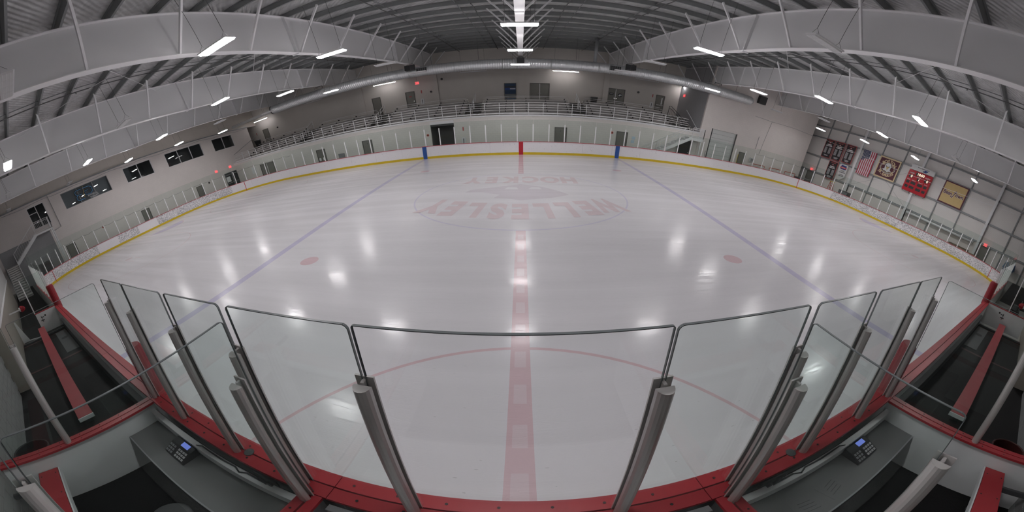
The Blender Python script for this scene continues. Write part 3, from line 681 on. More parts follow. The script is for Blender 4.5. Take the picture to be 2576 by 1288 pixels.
# round plugs in the cap
for x in (-2.0, 2.0): MB().tube([(x, -.10, 1.085), (x, -.10, 1.094)], .045, 16).build('cap_plug', 'dark_grey', near)
def pane(par, a, b, axis, at, z0=1.08, z1=2.86, r=.025, t=.006, mt='rink_glass'):
    n = 5; poly = [(a, z0), (b, z0)] + [(b-r+r*math.cos(PI/2*i/n), z1-r+r*math.sin(PI/2*i/n)) for i in range(n+1)] + [(a+r-r*math.sin(PI/2*i/n), z1-r+r*math.cos(PI/2*i/n)) for i in range(n+1)]
    g = MB().prism(poly, axis, at-t, at+t).build('glass_pane', mt, par)
    e = .004; mb = MB(); loop = [(a, z0)] + poly[:1:-1] + [(b, z0)]
    for p, q in zip(loop, loop[1:]):
        P = (lambda u, d: (at+d, u[0], u[1])) if axis == 'x' else (lambda u, d: (u[0], at+d, u[1]))
        dx, dz = q[0]-p[0], q[1]-p[1]; l = math.hypot(dx, dz)
        if l < 1e-5: continue
        nx, nz = -dz/l*e, dx/l*e
        p2, q2 = (p[0]+nx, p[1]+nz), (q[0]+nx, q[1]+nz)
        mb.hexa([P(p, -t), P(q, -t), P(q2, -t), P(p2, -t), P(p, t), P(q, t), P(q2, t), P(p2, t)])
    mb.build('pane_edge', 'glass_edge', g); return g
def post(par, x, y, top, ang=0.0, w=.042, z0=1.05):
    """half-round aluminium stanchion with a flat ice-side plate; ang turns its round face from -y"""
    prof = [(w*math.cos(a), -.015-w*1.15*math.sin(a)) for a in [PI*i/8 for i in range(9)]]
    mb = MB().prism(prof, 'z', z0-1, top-1)
    mb.box(-w*1.05, w*1.05, .012, .022, z0-1, top-1.0+.03)
    mb.box(-.008, .008, -.015, .02, z0-1, top-1.0+.015)
    me = shared(mb, 'post_alu'); o = put('glass_post', me, par, (x, y, 1.0), ang)
    return o
for a, b in ((-.585, .572), (-1.345, -.607), (-2.075, -1.42), (-2.985, -2.15), (-3.72, -3.01), (.592, 1.345), (1.42, 2.075), (2.15, 2.985), (3.01, 3.72)): pane(near, a, b, 'y', -.10, r=.010 if b-a > 1 else .025, mt='clear_glass' if b-a > 1 else 'rink_glass')
for x, tp in ((-.597, 2.55), (.582, 2.55), (-1.385, 2.55), (1.385, 2.55), (-2.113, 2.55), (2.113, 2.55), (-3.0, 2.56), (3.0, 2.56)): post(near, x, -.112, tp)
for s in (-1, 1):
    post(near, s*3.70, -.125, 2.58)
    # padded end of the glass towards the bench
    MB().tube([(s*3.86, -.06, 1.07), (s*3.86, -.06, 1.82), (s*3.86, -.06, 1.86)], [.105, .105, .09], 14).build('end_pad', 'pad_red', near)
    xs = [s*(12.72+1.23*k) for k in range(8)]
    for a, b in zip(xs, xs[1:]): pane(near, min(a, b)+.02, max(a, b)-.02, 'y', -.075, 1.08, 2.78, mt='far_glass')
    for x in xs: pbox('glass_post', 'far_post', near, x-.03, x+.03, -.115, -.06, 1.07, 2.5)
    MB().tube([(s*12.68, -.04, .95), (s*12.68, -.04, 1.86), (s*12.68, -.04, 1.92)], [.15, .15, .13], 16).build('end_pad', 'pad_red', near)
def divider(x, label, panes, posts, ptop, gtop):
    t = thing('box_divider', label, 'partition', (x, -1.2, .15))
    b = pbox('panel', 'plastic_white', t, x-.04, x+.04, -2.27, -.205, .155, 1.05)
    pbox('cap_rail', 'cap_red', t, x-.085, x-.008, -2.27, -.22, 1.05, 1.085); pbox('cap_rail', 'cap_red', t, x+.008, x+.085, -2.27, -.22, 1.05, 1.085)
    for side in (-1, 1):
        src = shared(MB().tube([(0, 0, 0), (0, 0, .003)], .009, 6), 'black')
        for k in range(7): put('bolt', src, t, (x+side*.05, -.4-.27*k, 1.085))
        src = shared(MB().tube([(0, 0, 0), (.003*side, 0, 0)], .009, 6), 'paper')
        for k in range(6): put('rivet', src, t, (x+side*.041, -.45-.3*k, .98))
    for a, b_ in panes: pane(t, a, b_, 'x', x, 1.07, gtop)
    for y in posts: post(t, x, y, ptop, PI/2 if x < 0 else -PI/2)
    return t
divider(-3.72, 'white divider with red cap between the left bench and left box', [(-1.345, -.20), (-2.27, -1.41)], [-1.378], 2.58, 2.86)
divider(3.72, 'white divider with red cap between the right bench and right box', [(-1.345, -.20)], [-1.378], 2.58, 2.86)
divider(-1.27, 'red capped divider between the left box and scorekeeper box', [(-1.34, -.20), (-2.27, -1.38)], [-1.362], 2.55, 2.84)
divider(1.27, 'red capped divider between the right box and scorekeeper box', [(-1.01, -.20)], [-1.035], 2.55, 2.83)
for s in (-1, 1):
    side = 'left' if s < 0 else 'right'
    post(near, s*1.29, -.245, 2.44)
    # desk with control console
    t = thing('scorer_desk', 'grey desk along the boards in the %s box' % side, 'desk', (s*2.5, -.5, .15))
    x0, x1 = sorted((s*3.67, s*1.33))
    pbox('desktop', 'desk_grey', t, x0, x1, -.70, -.235, .72, .75); pbox('edge_band', 'grey_metal', t, x0, x1, -.715, -.70, .715, .752)
    pbox('upstand', 'plastic_white', t, x0, x1, -.29, -.275, .75, .91); pbox('upstand_cap', 'white_metal', t, x0, x1, -.30, -.235, .91, .925)
    for k in (0, 1): pbox('bracket', 'dark_grey', t, (x0+.3, x1-.34)[k], (x0+.34, x1-.3)[k], -.66, -.24, .15, .72)
    cx = s*2.87; t = thing('control_console', 'black scoreboard control console with blue display on the %s desk' % side, 'console', (cx, -.41, .75), 'scoreboard consoles')
    MB().prism([(-.51, .752), (-.30, .752), (-.30, .86), (-.38, .85), (-.51, .785)], 'x', cx-.18, cx+.18).build('body', 'black', t)
    sl = lambda y: .785+(.065)*(y+.51)/.13
    MB().hexa([(cx-.02, -.372, .853), (cx+.11, -.372, .853), (cx+.11, -.315, .861), (cx-.02, -.315, .861), (cx-.02, -.372, .857), (cx+.11, -.372, .857), (cx+.11, -.315, .865), (cx-.02, -.315, .865)]).build('display', 'lcd_blue', t)
    for i in range(3):
        for j in range(8):
            if j == 3: continue
            kx = cx-.15+j*.042; ky = -.49+i*.036; z = sl(ky)
            MB().hexa([(kx-.015, ky-.012, z), (kx+.015, ky-.012, z), (kx+.015, ky+.012, sl(ky+.02)), (kx-.015, ky+.012, sl(ky+.02)), (kx-.015, ky-.012, z+.006), (kx+.015, ky-.012, z+.006), (kx+.015, ky+.012, sl(ky+.02)+.006), (kx-.015, ky+.012, sl(ky+.02)+.006)]).build('key', 'print_grey' if j > 3 else 'grey_metal', t)
    # console cable on the ledge
    t = thing('console_cable', 'grey cable trailing along the ledge from the %s console' % side, 'cable', (s*2.4, -.25, .93))
    MB().tube([(s*2.75, -.30, .90), (s*2.6, -.255, .94), (s*2.3, -.26, .936), (s*2.1, -.25, .936), (s*2.02, -.28, .936), (s*1.95, -.25, .936), (s*1.75, -.255, .936)], .008, 6).build('cord', 'dark_grey', t)
    # latch under the cap
    t = thing('gate_latch', 'dark metal gate latch under the red cap of the %s box' % side, 'latch', (s*1.72, -.22, .9))
    MB().bar((s*1.86, -.232, .99), (s*1.60, -.232, .99), .012, .09).bar((s*1.80, -.24, .99), (s*1.72, -.25, .90), .03).tube([(s*1.66, -.25, .99), (s*1.66, -.27, .99)], .03, 8).build('latch_body', 'dark_grey', t)
    # benches
    t = thing('penalty_bench', 'short red plank bench at the back of the %s box' % side, 'bench', (s*2.5, -1.85, .15))
    x0, x1 = sorted((s*3.66, s*1.33)); pbox('seat_plank', 'cap_red', t, x0, x1, -1.90, -1.665, .76, .80); pbox('seat_edge', 'plastic_white', t, x0, x1, -1.66, -1.645, .68, .795)
    for k in (x0+.25, x1-.25): pbox('bracket', 'dark_grey', t, k-.02, k+.02, -2.24, -1.70, .68, .76); pbox('leg', 'dark_grey', t, k-.02, k+.02, -1.80, -1.76, .15, .68)
    capb = shared(MB().tube([(0, 0, 0), (0, 0, .003)], .009, 6), 'black')
    for k in range(6):
        for yy in (-1.87, -1.70): put('bolt', capb, t, (x0+.1+k*.42, yy, .80))
    t = thing('player_bench', 'long red plank bench inside the %s team box' % side, 'bench', (s*8.7, -1.05, .15))
    x0, x1 = sorted((s*12.35, s*4.98)); pbox('seat_plank', 'bench_red', t, x0, x1, -1.175, -.92, .56, .60); e0 = s*4.98
    pbox('end_cap', 'plastic_white', t, min(e0, e0-s*.02), max(e0, e0-s*.02), -1.18, -.915, .52, .595)
    for k in range(5): xx = x0+.5+k*(x1-x0-1)/4; pbox('leg', 'dark_grey', t, xx-.03, xx+.03, -1.12, -.97, .15, .56)
    # end gate of the bench
    yb = -1.03 if s < 0 else -1.80
    t = thing('bench_gate', 'white gate with red top and latch at the end of the %s bench' % side, 'gate', (s*12.5, -.6, .15))
    pbox('panel', 'plastic_white', t, s*12.5-.03, s*12.5+.03, yb, -.20, .30, 1.12); pbox('top_strip', 'cap_red', t, s*12.5-.04, s*12.5+.04, yb-.02, -.19, 1.12, 1.15)
    xi = s*12.5-s*.035; yl = yb+.18 if s < 0 else -.9
    MB().bar((xi, yl, .72), (xi, yl, .98), .02, .02).bar((xi, yl-.07, .80), (xi, yl+.07, .80), .03, .04).bar((xi, yl-.02, .92), (xi, yl+.10, .92), .02, .03).build('latch', 'dark_grey', t)
    MB().tube([(xi+s*.002, yl+.16, .95), (xi-s*.012, yl+.16, .95)], .035, 12).build('latch_hole', 'black', t)
    pbox('sill', 'dark_grey', t, s*12.5-.05, s*12.5+.05, -1.96, -.22, .15, .20)
    MB().tube([(s*12.5, -1.03, 1.15), (s*12.5, -1.03, 2.6)], .022, 8).build('glass_stanchion', 'white_metal', t)
    pane(t, yb, -.20, 'x', s*12.5, 1.15, 2.6, mt='far_glass')
    # goal light on the near wall
    t = thing('goal_light', 'red caged goal light on the near wall past the %s bench' % side, 'light', (s*12.85, -1.45, 1.5))
    MB().tube([(s*12.85, -1.52, 1.5), (s*12.85, -1.46, 1.5)], .09, 12).build('base_plate', 'plastic_white', t); MB().bar((s*12.85, -1.52, 1.5), (s*12.85, -1.96, 1.5), .05, .05).build('arm', 'plastic_white', t)
    pts = [(s*12.85, -1.46+.17*math.sin(a), 1.5) for a in [PI/2*i/5 for i in range(6)]]; MB().tube(pts, [.115*math.cos(PI/2*i/5)+.002 for i in range(6)], 14).build('red_globe', 'pad_red', t, smooth=True)
    cg = MB()
    for q in range(6):
        a = PI*q/6; cg.tube([(s*12.85+.125*math.cos(a)*math.cos(b), -1.46+.19*math.sin(b), 1.5+.125*math.sin(a)*math.cos(b)) for b in [PI*i/8 for i in range(9)]], .006, 5, False)
    for b in (.35, .8): cg.tube([(s*12.85+.125*math.cos(b)*math.cos(a), -1.46+.19*math.sin(b), 1.5+.125*math.cos(b)*math.sin(a)) for a in [2*PI*i/14 for i in range(15)]], .006, 5, False)
    cg.build('wire_guard', 'board_red', t)
    # worn grey mat and reddish floor stripes
    t = thing('floor_mat', 'grey worn plastic mat on the floor at the far end of the %s bench' % side, 'mat', (s*11.0, -.45, .15)); x0, x1 = sorted((s*12.2, s*9.6)); pbox('sheet', 'rubber_mat', t, x0, x1, -.66, -.25, .15, .165)
    MB().tube([(s*11.2, -.45, .165), (s*11.2, -.45, .167)], .13, 10).build('worn_patch', 'black', t)
    for k, xx in enumerate((9.2, 12.2)): tag(MB().box(min(s*xx, s*(xx+.12)), max(s*xx, s*(xx+.12)), -2.2, -.26, .15, .153).build('floor_strip', 'brown_stain', None), 'dark red strip across the %s bench floor, %s' % (side, 'nearer one' if k == 0 else 'farther one'), 'floor strip')
tag(MB().prism([(-1.95, .15), (-1.65, .15), (-1.90, 1.1), (-1.95, 1.1)], 'x', -12.95, -12.9).build('wing_panel', 'plastic_white', None), 'white tapered wing panel against the near wall past the left bench', 'panel')
tag(MB().bar((-12.9, -1.66, .17), (-12.5, -1.0, .17), .04, .04).build('threshold_bar', 'white_metal', None), 'white threshold bar on the floor at the left gate', 'bar')
# scorekeeper counter
t = thing('scorer_counter', 'white counter just under the cap in the scorekeeper box', 'counter', (0, -.5, .15)); pbox('top', 'plastic_white', t, -1.10, 1.10, -.85, -.30, .88, .92); pbox('back_rim', 'grey_metal', t, -1.14, 1.14, -.29, -.235, .86, 1.02); pbox('base', 'plastic_white', t, -1.05, 1.05, -.80, -.30, .15, .88)
# stool, buckets, papers
t = thing('stool', 'black round topped stool at the left desk', 'stool', (-2.25, -.98, .15)); MB().tube([(-2.25, -.98, .60), (-2.25, -.98, .635), (-2.25, -.98, .65)], [.19, .19, .17], 20).build('seat', 'dark_grey', t, smooth=True); MB().tube([(-2.25, -.98, .2), (-2.25, -.98, .6)], .03, 8).build('stem', 'black', t)
for q in range(4): a = PI/4+q*PI/2; MB().bar((-2.25, -.98, .22), (-2.25+.24*math.cos(a), -.98+.24*math.sin(a), .165), .03).build('leg', 'black', t)
def bin_(x, y, r, h, label, mt='black', z=.15):
    t = thing('waste_bin', label, 'bin', (x, y, z)); n = 18
    MB().tube([(x, y, z), (x, y, z+h)], [r*.8, r], n, False).build('wall', mt, t, smooth=True); MB().tube([(x, y, z), (x, y, z+.02)], r*.8, n).build('bottom', mt, t); MB().tube([(x+(r+.01)*math.cos(2*PI*i/n), y+(r+.01)*math.sin(2*PI*i/n), z+h) for i in range(n+1)], .014, 6, False).build('rim', mt, t)
bin_(-4.35, -1.95, .24, .62, 'black waste bin behind the left divider'); bin_(4.35, -1.90, .22, .60, 'dark red waste bin behind the right divider', 'brown_stain')
for i, (x, y, a) in enumerate(((2.25, -.52, .2), (1.9, -.55, -.15))):
    t = thing('paper_sheet', 'grey printed sheet on the right desk, %s the console' % ('nearer' if i == 0 else 'farther from'), 'paper', (x, y, .752)); o = put('sheet', bmesh_box(.28, .2, .002, 'desk_grey'), t, (x, y, .754), a)
    for k in range(4): put('printed_line', bmesh_box(.16-.03*(k % 2), .006, .001, 'dark_grey'), t, (x, y-.06+.035*k, .7558), a)
# coins of light hardware seen in the boxes
tag(MB().tube([(-1.62, -.62, .752), (-1.62, -.62, .80)], .05, 14).build('puck', 'dark_grey', None), 'dark puck on the left desk', 'puck')
# ================================================================== the stand
AIS = [(-23.25, -21.75), (-14.3, -12.6), (-4.95, -3.55), (4.5, 5.9)]
SEC = [(-31.2, -23.3), (-21.7, -14.35), (-12.55, -5.0), (-3.5, 4.45), (5.95, 14.2)]
RY = lambda i: 30.35+.64*i
RZ = lambda i: 3.74+.26*i
secw = ['leftmost', 'second from left', 'middle', 'second from right', 'rightmost']
for k, (a, b) in enumerate(SEC):
    t = thing('bleacher', 'aluminium bleacher section with six rows, %s of the five' % secw[k], 'bleacher', ((a+b)/2, 30.3, 3.3), 'bleacher sections')
    for i in range(6):
        y, z = RY(i), RZ(i)
        pbox('seat_plank', 'aluminium', t, a, b, y-.13, y+.13, z-.03, z)
        pbox('foot_plank', 'aluminium', t, a, b, y+.18, y+.50, z-.19, z-.165)
        pbox('riser', 'alu_dark', t, a, b, y+.15, y+.165, z-.40, z-.17)
    n = max(4, int((b-a)/1.55)); src = bmesh_box(.07, .20, .13, 'black')
    for i in range(6):
        for q in range(n): put('bracket', src, t, (a+.35+q*(b-a-.7)/(n-1), RY(i)-.03, RZ(i)-.10))
    for i in range(0, 6, 2):
        for q in range(4): xx = a+.3+q*(b-a-.6)/3; MB().bar((xx, RY(i), 3.3), (xx, RY(i), RZ(i)-.16), .04).build('leg', 'grey_metal', t)
    pbox('back_rail', 'white_metal', t, a+.2, b-.2, RY(5)+.40, RY(5)+.44, RZ(5)+.16, RZ(5)+.20)
for k, (a, b) in enumerate(AIS):
    t = thing('aisle_steps', 'bleacher aisle with dark edged steps, %s from the left' % ORDW[k], 'steps', ((a+b)/2, 30.3, 3.3), 'bleacher aisles')
    for i in range(6):
        z = 3.3+.22*(i+1); y = RY(i)-.1; pbox('tread', 'aluminium', t, a+.1, b-.1, y, y+.50, z-.04, z); pbox('nosing', 'black', t, a+.1, b-.1, y-.02, y, z-.05, z)
    pbox('edge_strip', 'kick_yellow', t, a, b, 29.6, 29.75, 3.3, 3.305)
    xm = (a+b)/2; h = thing('aisle_handrail', 'white pipe handrail in the bleacher aisle, %s from the left' % ORDW[k], 'handrail', (xm, 31.5, 3.3), 'aisle handrails')
    for (y0, z0), (y1, z1), l0 in (((30.35, 4.35), (31.5, 4.85), 3.55), ((32.0, 5.05), (33.4, 5.65), 4.0)):
        MB().tube([(xm, y0, l0), (xm, y0, z0), (xm, y1, z1), (xm, y1, z1-.9)], .025, 6).build('rail', 'white_metal', h); MB().tube([(xm, y0, z0-.35), (xm, y1, z1-.35)], .02, 6).build('mid_rail', 'white_metal', h)
# guard railing along the deck edge
t = thing('guard_railing', 'white pipe guard railing along the front of the spectator deck', 'railing', (-8.5, YF, 3.3))
src = bmesh_box(.05, .05, 1.12, 'white_metal'); x = .65
px = [.65+1.21*k for k in range(12)] + [-.56-1.215*k for k in range(26)]
for xx in px: put('post', src, t, (xx, YF, 3.86))
for z in (4.39, 4.15, 3.95, 3.75): MB().tube([(-32.6, YF, z), (15.1, YF, z)], .018, 6).build('rail', 'white_metal', t)
pbox('toe_board', 'white_metal', t, -32.6, 15.1, YF-.02, YF+.02, 3.38, 3.48)
MB().bar((-32.7, 29.2, 4.4), (-32.2, 33.6, 6.0), .05).build('stair_rail', 'grey_metal', t)
# ---- doors
dn = [0]
def door(face, u0, u1, z0, z1, label, at, leaves=1, mt='door_paint', glass=False, num=None, panel=None):
    dn[0] += 1; nm = 'door_%d' % dn[0]
    if face == 'far': B = lambda a, b, d0, d1, c, d: (a, b, at-d1, at-d0, c, d)
    elif face == 'left': B = lambda a, b, d0, d1, c, d: (at+d0, at+d1, a, b, c, d)
    else: B = lambda a, b, d0, d1, c, d: (at-d1, at-d0, a, b, c, d)
    root = bpy.data.objects.new(nm, None); COL.objects.link(root); ORG[nm] = Vector((0, 0, 0)); tag(root, label, kind='structure')
    f = .06; mb = MB(); mb.box(*B(u0, u0+f, -.02, .06, z0, z1)); mb.box(*B(u1-f, u1, -.02, .06, z0, z1)); mb.box(*B(u0, u1, -.02, .06, z1-f, z1)); mb.build('frame', 'door_frame', root)
    wl = (u1-u0-2*f)/leaves
    for k in range(leaves):
        a = u0+f+k*wl+.008; b = a+wl-.016
        lf = MB().box(*B(a, b, -.01, .02, z0+.01, z1-f)).build('leaf', mt, root)
        if glass:
            MB().box(*B(a+.12, b-.12, .02, .025, z0+.25, z1-.3)).build('pane', 'dark_screen', lf)
        hx = b-.09 if k == 0 else a+.09
        MB().box(*B(hx-.05, hx+.05, .02, .07, z0+1.0, z0+1.04)).build('handle', 'chrome', lf)
    if leaves == 2: MB().box(*B((u0+u1)/2-.025, (u0+u1)/2+.025, -.01, .05, z0, z1-f)).build('mullion', 'far_post', root)
    if num: text('door_number', num, .16, 'black', root, ((u0+u1)/2, at-.03, z1-.35) if face == 'far' else (at+.03, (u0+u1)/2, z1-.35), face, .02)
    return root
door('far', -28.6, -26.4, -.03, 2.18, 'grey double door under the left end of the stand', YF, 2)
d = door('far', -20.15, -19.05, -.03, 2.18, 'grey door numbered one under the stand', YF, num='1')
for k in (0, 1): MB().box(-20.0+.5*k, -19.75+.5*k, YF-.045, YF-.03, .95, 1.25).build('notice', 'paper', d)
door('far', -14.7, -13.65, -.03, 2.18, 'grey door numbered two under the stand', YF, num='2')
door('far', 2.88, 3.94, -.03, 2.18, 'grey door numbered three under the stand', YF, num='3')
door('far', 8.38, 9.42, -.03, 2.18, 'grey door under the stand beside the right blue stripe', YF)
door('far', -32.1, -31.1, 4.6, 6.75, 'grey door at the left end of the upper walkway', YU)
door('far', -15.55, -14.55, 4.6, 6.77, 'plain grey upper door left of the exit sign', YU)
d = door('far', -11.7, -10.7, 4.6, 6.77, 'grey upper door with a small red notice', YU); MB().box(-11.35, -11.05, YU-.03, YU-.022, 6.12, 6.25).build('notice', 'banner_red', d)
door('far', .89, 2.82, 4.6, 6.77, 'grey double door at the middle of the upper walkway', YU, 2)
d = door('far', 8.55, 10.48, 4.6, 6.76, 'grey double door with black sign and round emblem', YU, 2)
MB().box(8.85, 9.30, YU-.03, YU-.022, 6.0, 6.25).build('sign_plate', 'black', d); MB().box(8.92, 9.23, YU-.034, YU-.03, 6.10, 6.15).build('printed_line', 'print_grey', d)
MB().tube([(9.98, YU-.022, 6.05), (9.98, YU-.035, 6.05)], .22, 24).build('round_emblem', 'black', d); MB().prism([(9.82, 6.0), (9.95, 6.16), (10.12, 6.14), (10.2, 6.05), (10.05, 6.03), (10.0, 5.95), (9.9, 5.93)], 'y', YU-.04, YU-.036).build('emblem_shape', 'paper', d)
d = door('far', 13.95, 14.95, 4.6, 6.77, 'grey upper door with tall slot window and push bar', YU); MB().box(14.6, 14.72, YU-.03, YU-.02, 5.7, 6.5).build('slot_window', 'paper', d); MB().box(14.1, 14.8, YU-.06, YU-.02, 5.55, 5.62).build('push_bar', 'chrome', d)
door('left', 21.9, 22.95, -.03, 2.18, 'grey door with a slot window in the left wall', XL); door('left', 13.95, 15.0, -.03, 2.18, 'grey door in the left wall below the middle windows', XL)
door('left', 4.75, 5.75, -.03, 2.15, 'grey door in the left wall beside the stair post', XL)
door('far', 21.85, 22.8, -.03, 2.16, 'grey door beside the overhead door on the right', YF-.02); door('right', 3.3, 4.35, -.03, 2.12, 'grey exit door in the right siding wall', XR-.03)
door('right', 27.9, 29.0, -.03, 2.15, 'grey exit door in the far right corner', XR-.03)
d = door('far', 14.5, 15.9, -.03, 2.2, 'doorway under the right stair with its dark painted black', YF, mt='black')  # black leaf paints in the darkness of the passage
# glazed double door, left wall
g = thing('glass_entry', 'glazed double entry door with dark frame in the left wall', 'door', (XL, 28.1, 0)); y0, y1 = GD[0], GD[1]
for a, b in ((y0, y0+.06), (y1-.06, y1), ((y0+y1)/2-.04, (y0+y1)/2+.04)): pbox('jamb', 'grey_metal', g, XL-.2, XL+.01, a, b, 0, 2.45)
for z in (0.0, 1.0, 2.10, 2.39): pbox('rail', 'grey_metal', g, XL-.18, XL-.02, y0, y1, z, z+.06)
for a, b in ((y0+.06, (y0+y1)/2-.04), ((y0+y1)/2+.04, y1-.06)):
    pbox('pane', 'window_glass', g, XL-.11, XL-.10, a, b, .06, 2.39)
    MB().tube([(XL-.01, (a+b)/2+.4, 1.0), (XL-.01, (a+b)/2+.4, 1.4)], .02, 6).build('pull_handle', 'chrome', g)
MB().box(XL-.09, XL-.085, y0+.2, y0+.9, 1.2, 1.9).build('notice', 'paper', g)
# ---- viewing windows
for i, (a, b, c, d) in enumerate(WIN):
    nm = 'window_%d' % (i+1); root = bpy.data.objects.new(nm, None); COL.objects.link(root); ORG[nm] = Vector((0, 0, 0))
    tag(root, ['glazed door and sidelight at the stair platform', 'three pane window with blue clinic logo', 'two pane window above the middle of the left wall', 'three pane dark window left of the stand', 'two pane window nearest the stand'][i], kind='structure')
    np_ = [2, 3, 2, 3, 2][i]; f = .05
    fr = MB(); fr.box(XL-.14, XL-.04, a, b, d-f, d).box(XL-.14, XL-.04, a, b, c, c+f).box(XL-.14, XL-.04, a, a+f, c, d).box(XL-.14, XL-.04, b-f, b, c, d)
    for k in range(1, np_): y = a+(b-a)*k/np_; fr.box(XL-.14, XL-.03, y-.035, y+.035, c, d)
    fr.build('frame', 'white_metal' if i != 1 else 'grey_metal', root)
    for k in range(np_): pbox('pane', 'window_glass', root, XL-.10, XL-.085, a+(b-a)*k/np_+.03, a+(b-a)*(k+1)/np_-.03, c+.03, d-.03)
    if i == 0: pbox('door_rail', 'white_metal', root, XL-.13, XL-.05, a, (a+b)/2, 6.55, 6.62)
# a tired grey blind behind the logo window, and things seen through the others
struct('wall_room_screen', MB().box(-33.5, -33.45, 5.4, 12.8, 4.6, 7.5), 'room_grey'); struct('wall_room_partition', MB().box(-35.2, -35.1, 13.2, 15.6, 4.4, 7.6), 'room_grey')
LG = thing('window_logo', 'blue outlined EB clinic logo with gold stick on the window', 'logo', (XL-.06, 9.0, 6.4))
def loop(pts, r, name, mt):
    MB().tube([(XL-.062, p[0], p[1]) for p in pts], r*1.9, 6).build(name+'_outline', 'black', LG); MB().tube([(XL+.0, p[0], p[1]) for p in pts], r, 6).build(name, mt, LG)
loop([(8.75, 6.95), (8.15, 6.95), (7.95, 6.8), (7.95, 6.55), (8.15, 6.42), (8.6, 6.42)], .045, 'letter_e_stroke', 'blue_paint'); loop([(8.15, 6.42), (7.95, 6.25), (7.95, 5.98), (8.15, 5.85), (8.75, 5.85)], .045, 'letter_e_stroke', 'blue_paint')
loop([(8.9, 6.95), (9.6, 6.95), (9.85, 6.78), (9.85, 6.35), (9.6, 6.15), (9.0, 6.15), (9.0, 6.6), (9.4, 6.6)], .045, 'letter_b_stroke', 'blue_paint')
MB().bar((XL-.05, 8.78, 5.95), (XL-.05, 9.02, 7.15), .03, .11).build('gold_stick', 'gold', LG)
text('logo_text', 'PHYSICAL', .26, 'paper', LG, (XL-.05, 9.75, 5.98), 'left', .015); text('logo_text', 'THERAPY', .26, 'paper', LG, (XL-.05, 9.85, 5.72), 'left', .015)
for i, (y, z) in enumerate(((20.3, 7.0), )): tag(MB().box(-36.9, -36.85, y, y+1.1, 6.3, 6.9).build('television', 'lcd_blue', None), 'small lit blue screen behind the dark window', 'screen')
# ---- passage roller door, notices, cabinets, alarms on the far wall
t = thing('roller_shutter', 'white roller shutter housing over the dark passage', 'shutter', (-6.8, YF, 3)); pbox('housing', 'white_metal', t, -7.85, -5.73, YF-.03, YF+.5, 2.78, 3.05); pbox('curtain_edge', 'dark_grey', t, -7.8, -5.78, YF+.1, YF+.14, 2.6, 2.78); pbox('curtain', 'siding_dark', t, -7.8, -5.78, YF+2.9, YF+2.95, 0, 2.8)
t = thing('overhead_door', 'tall white sectional overhead door in the right block wall', 'overhead door', (19.4, YF, 0))
for k in range(8): pbox('door_section', 'overhead', t, 17.95, 20.88, YF+.08, YF+.12, .32+k*.455, .32+(k+1)*.455-.012)
pbox('bottom_seal', 'black', t, 17.95, 20.88, YF+.07, YF+.13, 0, .32); MB().box(17.85, 17.95, YF-.05, YF+.02, 0, 4).box(20.88, 20.98, YF-.05, YF+.02, 0, 4).build('jambs', 'dark_grey', t)
def cabinet(x, y, z, label):
    t = thing('extinguisher_cabinet', label, 'cabinet', (x, y, z), 'extinguisher cabinets'); pbox('box', 'paper', t, x-.17, x+.17, y-.12, y, z-.32, z+.32); pbox('slot', 'black', t, x-.05, x+.01, y-.125, y-.12, z-.24, z+.22)
    for sgn in (0,): pbox('sign_bracket', 'banner_red', t, x-.05, x+.05, y-.02, y, z+.95, z+1.3)
cabinet(-9.95, YU, 5.45, 'white extinguisher cabinet beside the upper door with red notice'); cabinet(13.55, YU, 5.45, 'white extinguisher cabinet beside the slot window door'); cabinet(-33.4, YU, 5.3, 'white extinguisher cabinet at the left end of the walkway'); cabinet(-4.95, YF, 1.05, 'white extinguisher cabinet by the dark passage')
def dot(x, y, z, label, mt='black', r=.12, face='far'):
    t = thing('wall_alarm', label, 'alarm', (x, y, z))
    if face == 'far': MB().tube([(x, y, z), (x, y-.06, z)], r, 14).build('dome', mt, t); MB().tube([(x, y-.06, z), (x, y-.09, z)], r*.45, 10).build('lens', 'dark_screen' if mt != 'paper' else 'paper', t)
    else: s_ = 1 if face == 'left' else -1; MB().tube([(x, y, z), (x+s_*.06, y, z)], r, 14).build('dome', mt, t); MB().tube([(x+s_*.06, y, z), (x+s_*.09, y, z)], r*.45, 10).build('lens', 'dark_screen', t)
dot(-8.95, YU, 6.45, 'dark round alarm beside the third upper pilaster'); dot(-7.7, YU, 7.75, 'black dome camera high on the upper wall'); dot(11.9, YU, 6.7, 'dark round alarm right of the emblem doors'); dot(-31.0+1.6, YU, 6.4, 'dark round alarm above the left walkway door')
dot(-8.15, YF, 1.85, 'red fire alarm left of the dark passage', 'orange_red', .11); dot(7.95, YF, 2.0, 'red fire alarm left of the last lower door', 'orange_red', .11); dot(XL, 9.2, 2.3, 'red alarm low on the left wall', 'orange_red', .11, 'left'); dot(XL, 24.0, 2.1, 'dark alarm beside the slot window door in the left wall', 'black', .11, 'left')
t = thing('poster', 'tall framed blue landscape poster on the upper wall', 'poster', (-1.02, YU, 5.7)); pbox('frame', 'door_frame', t, -1.62, -.43, YU-.05, YU, 4.62, 6.78)
for k, (z0, z1, mt) in enumerate(((4.66, 5.1, 'navy'), (5.1, 5.25, 'black'), (5.25, 5.55, 'curtain_grey'), (5.55, 6.0, 'navy'), (6.0, 6.25, 'logo_blue'), (6.25, 6.4, 'black'), (6.4, 6.72, 'navy'))): pbox('printed_band', mt, t, -1.56, -.49, YU-.055, YU-.05, z0, z1)
pbox('printed_line', 'print_grey', t, -1.05, -.52, YU-.06, YU-.055, 6.08, 6.18)
for i, (x0, z0, mt) in enumerate(((9.85, 1.55, 'paper_blue'), (9.8, 1.2, 'paper_blue'))): tag(MB().box(x0, x0+.32, YF-.012, YF, z0, z0+.28).build('notice_sheet', mt, None), 'pale blue notice on the lower wall, %s one' % ('upper' if i == 0 else 'lower'), 'notice')
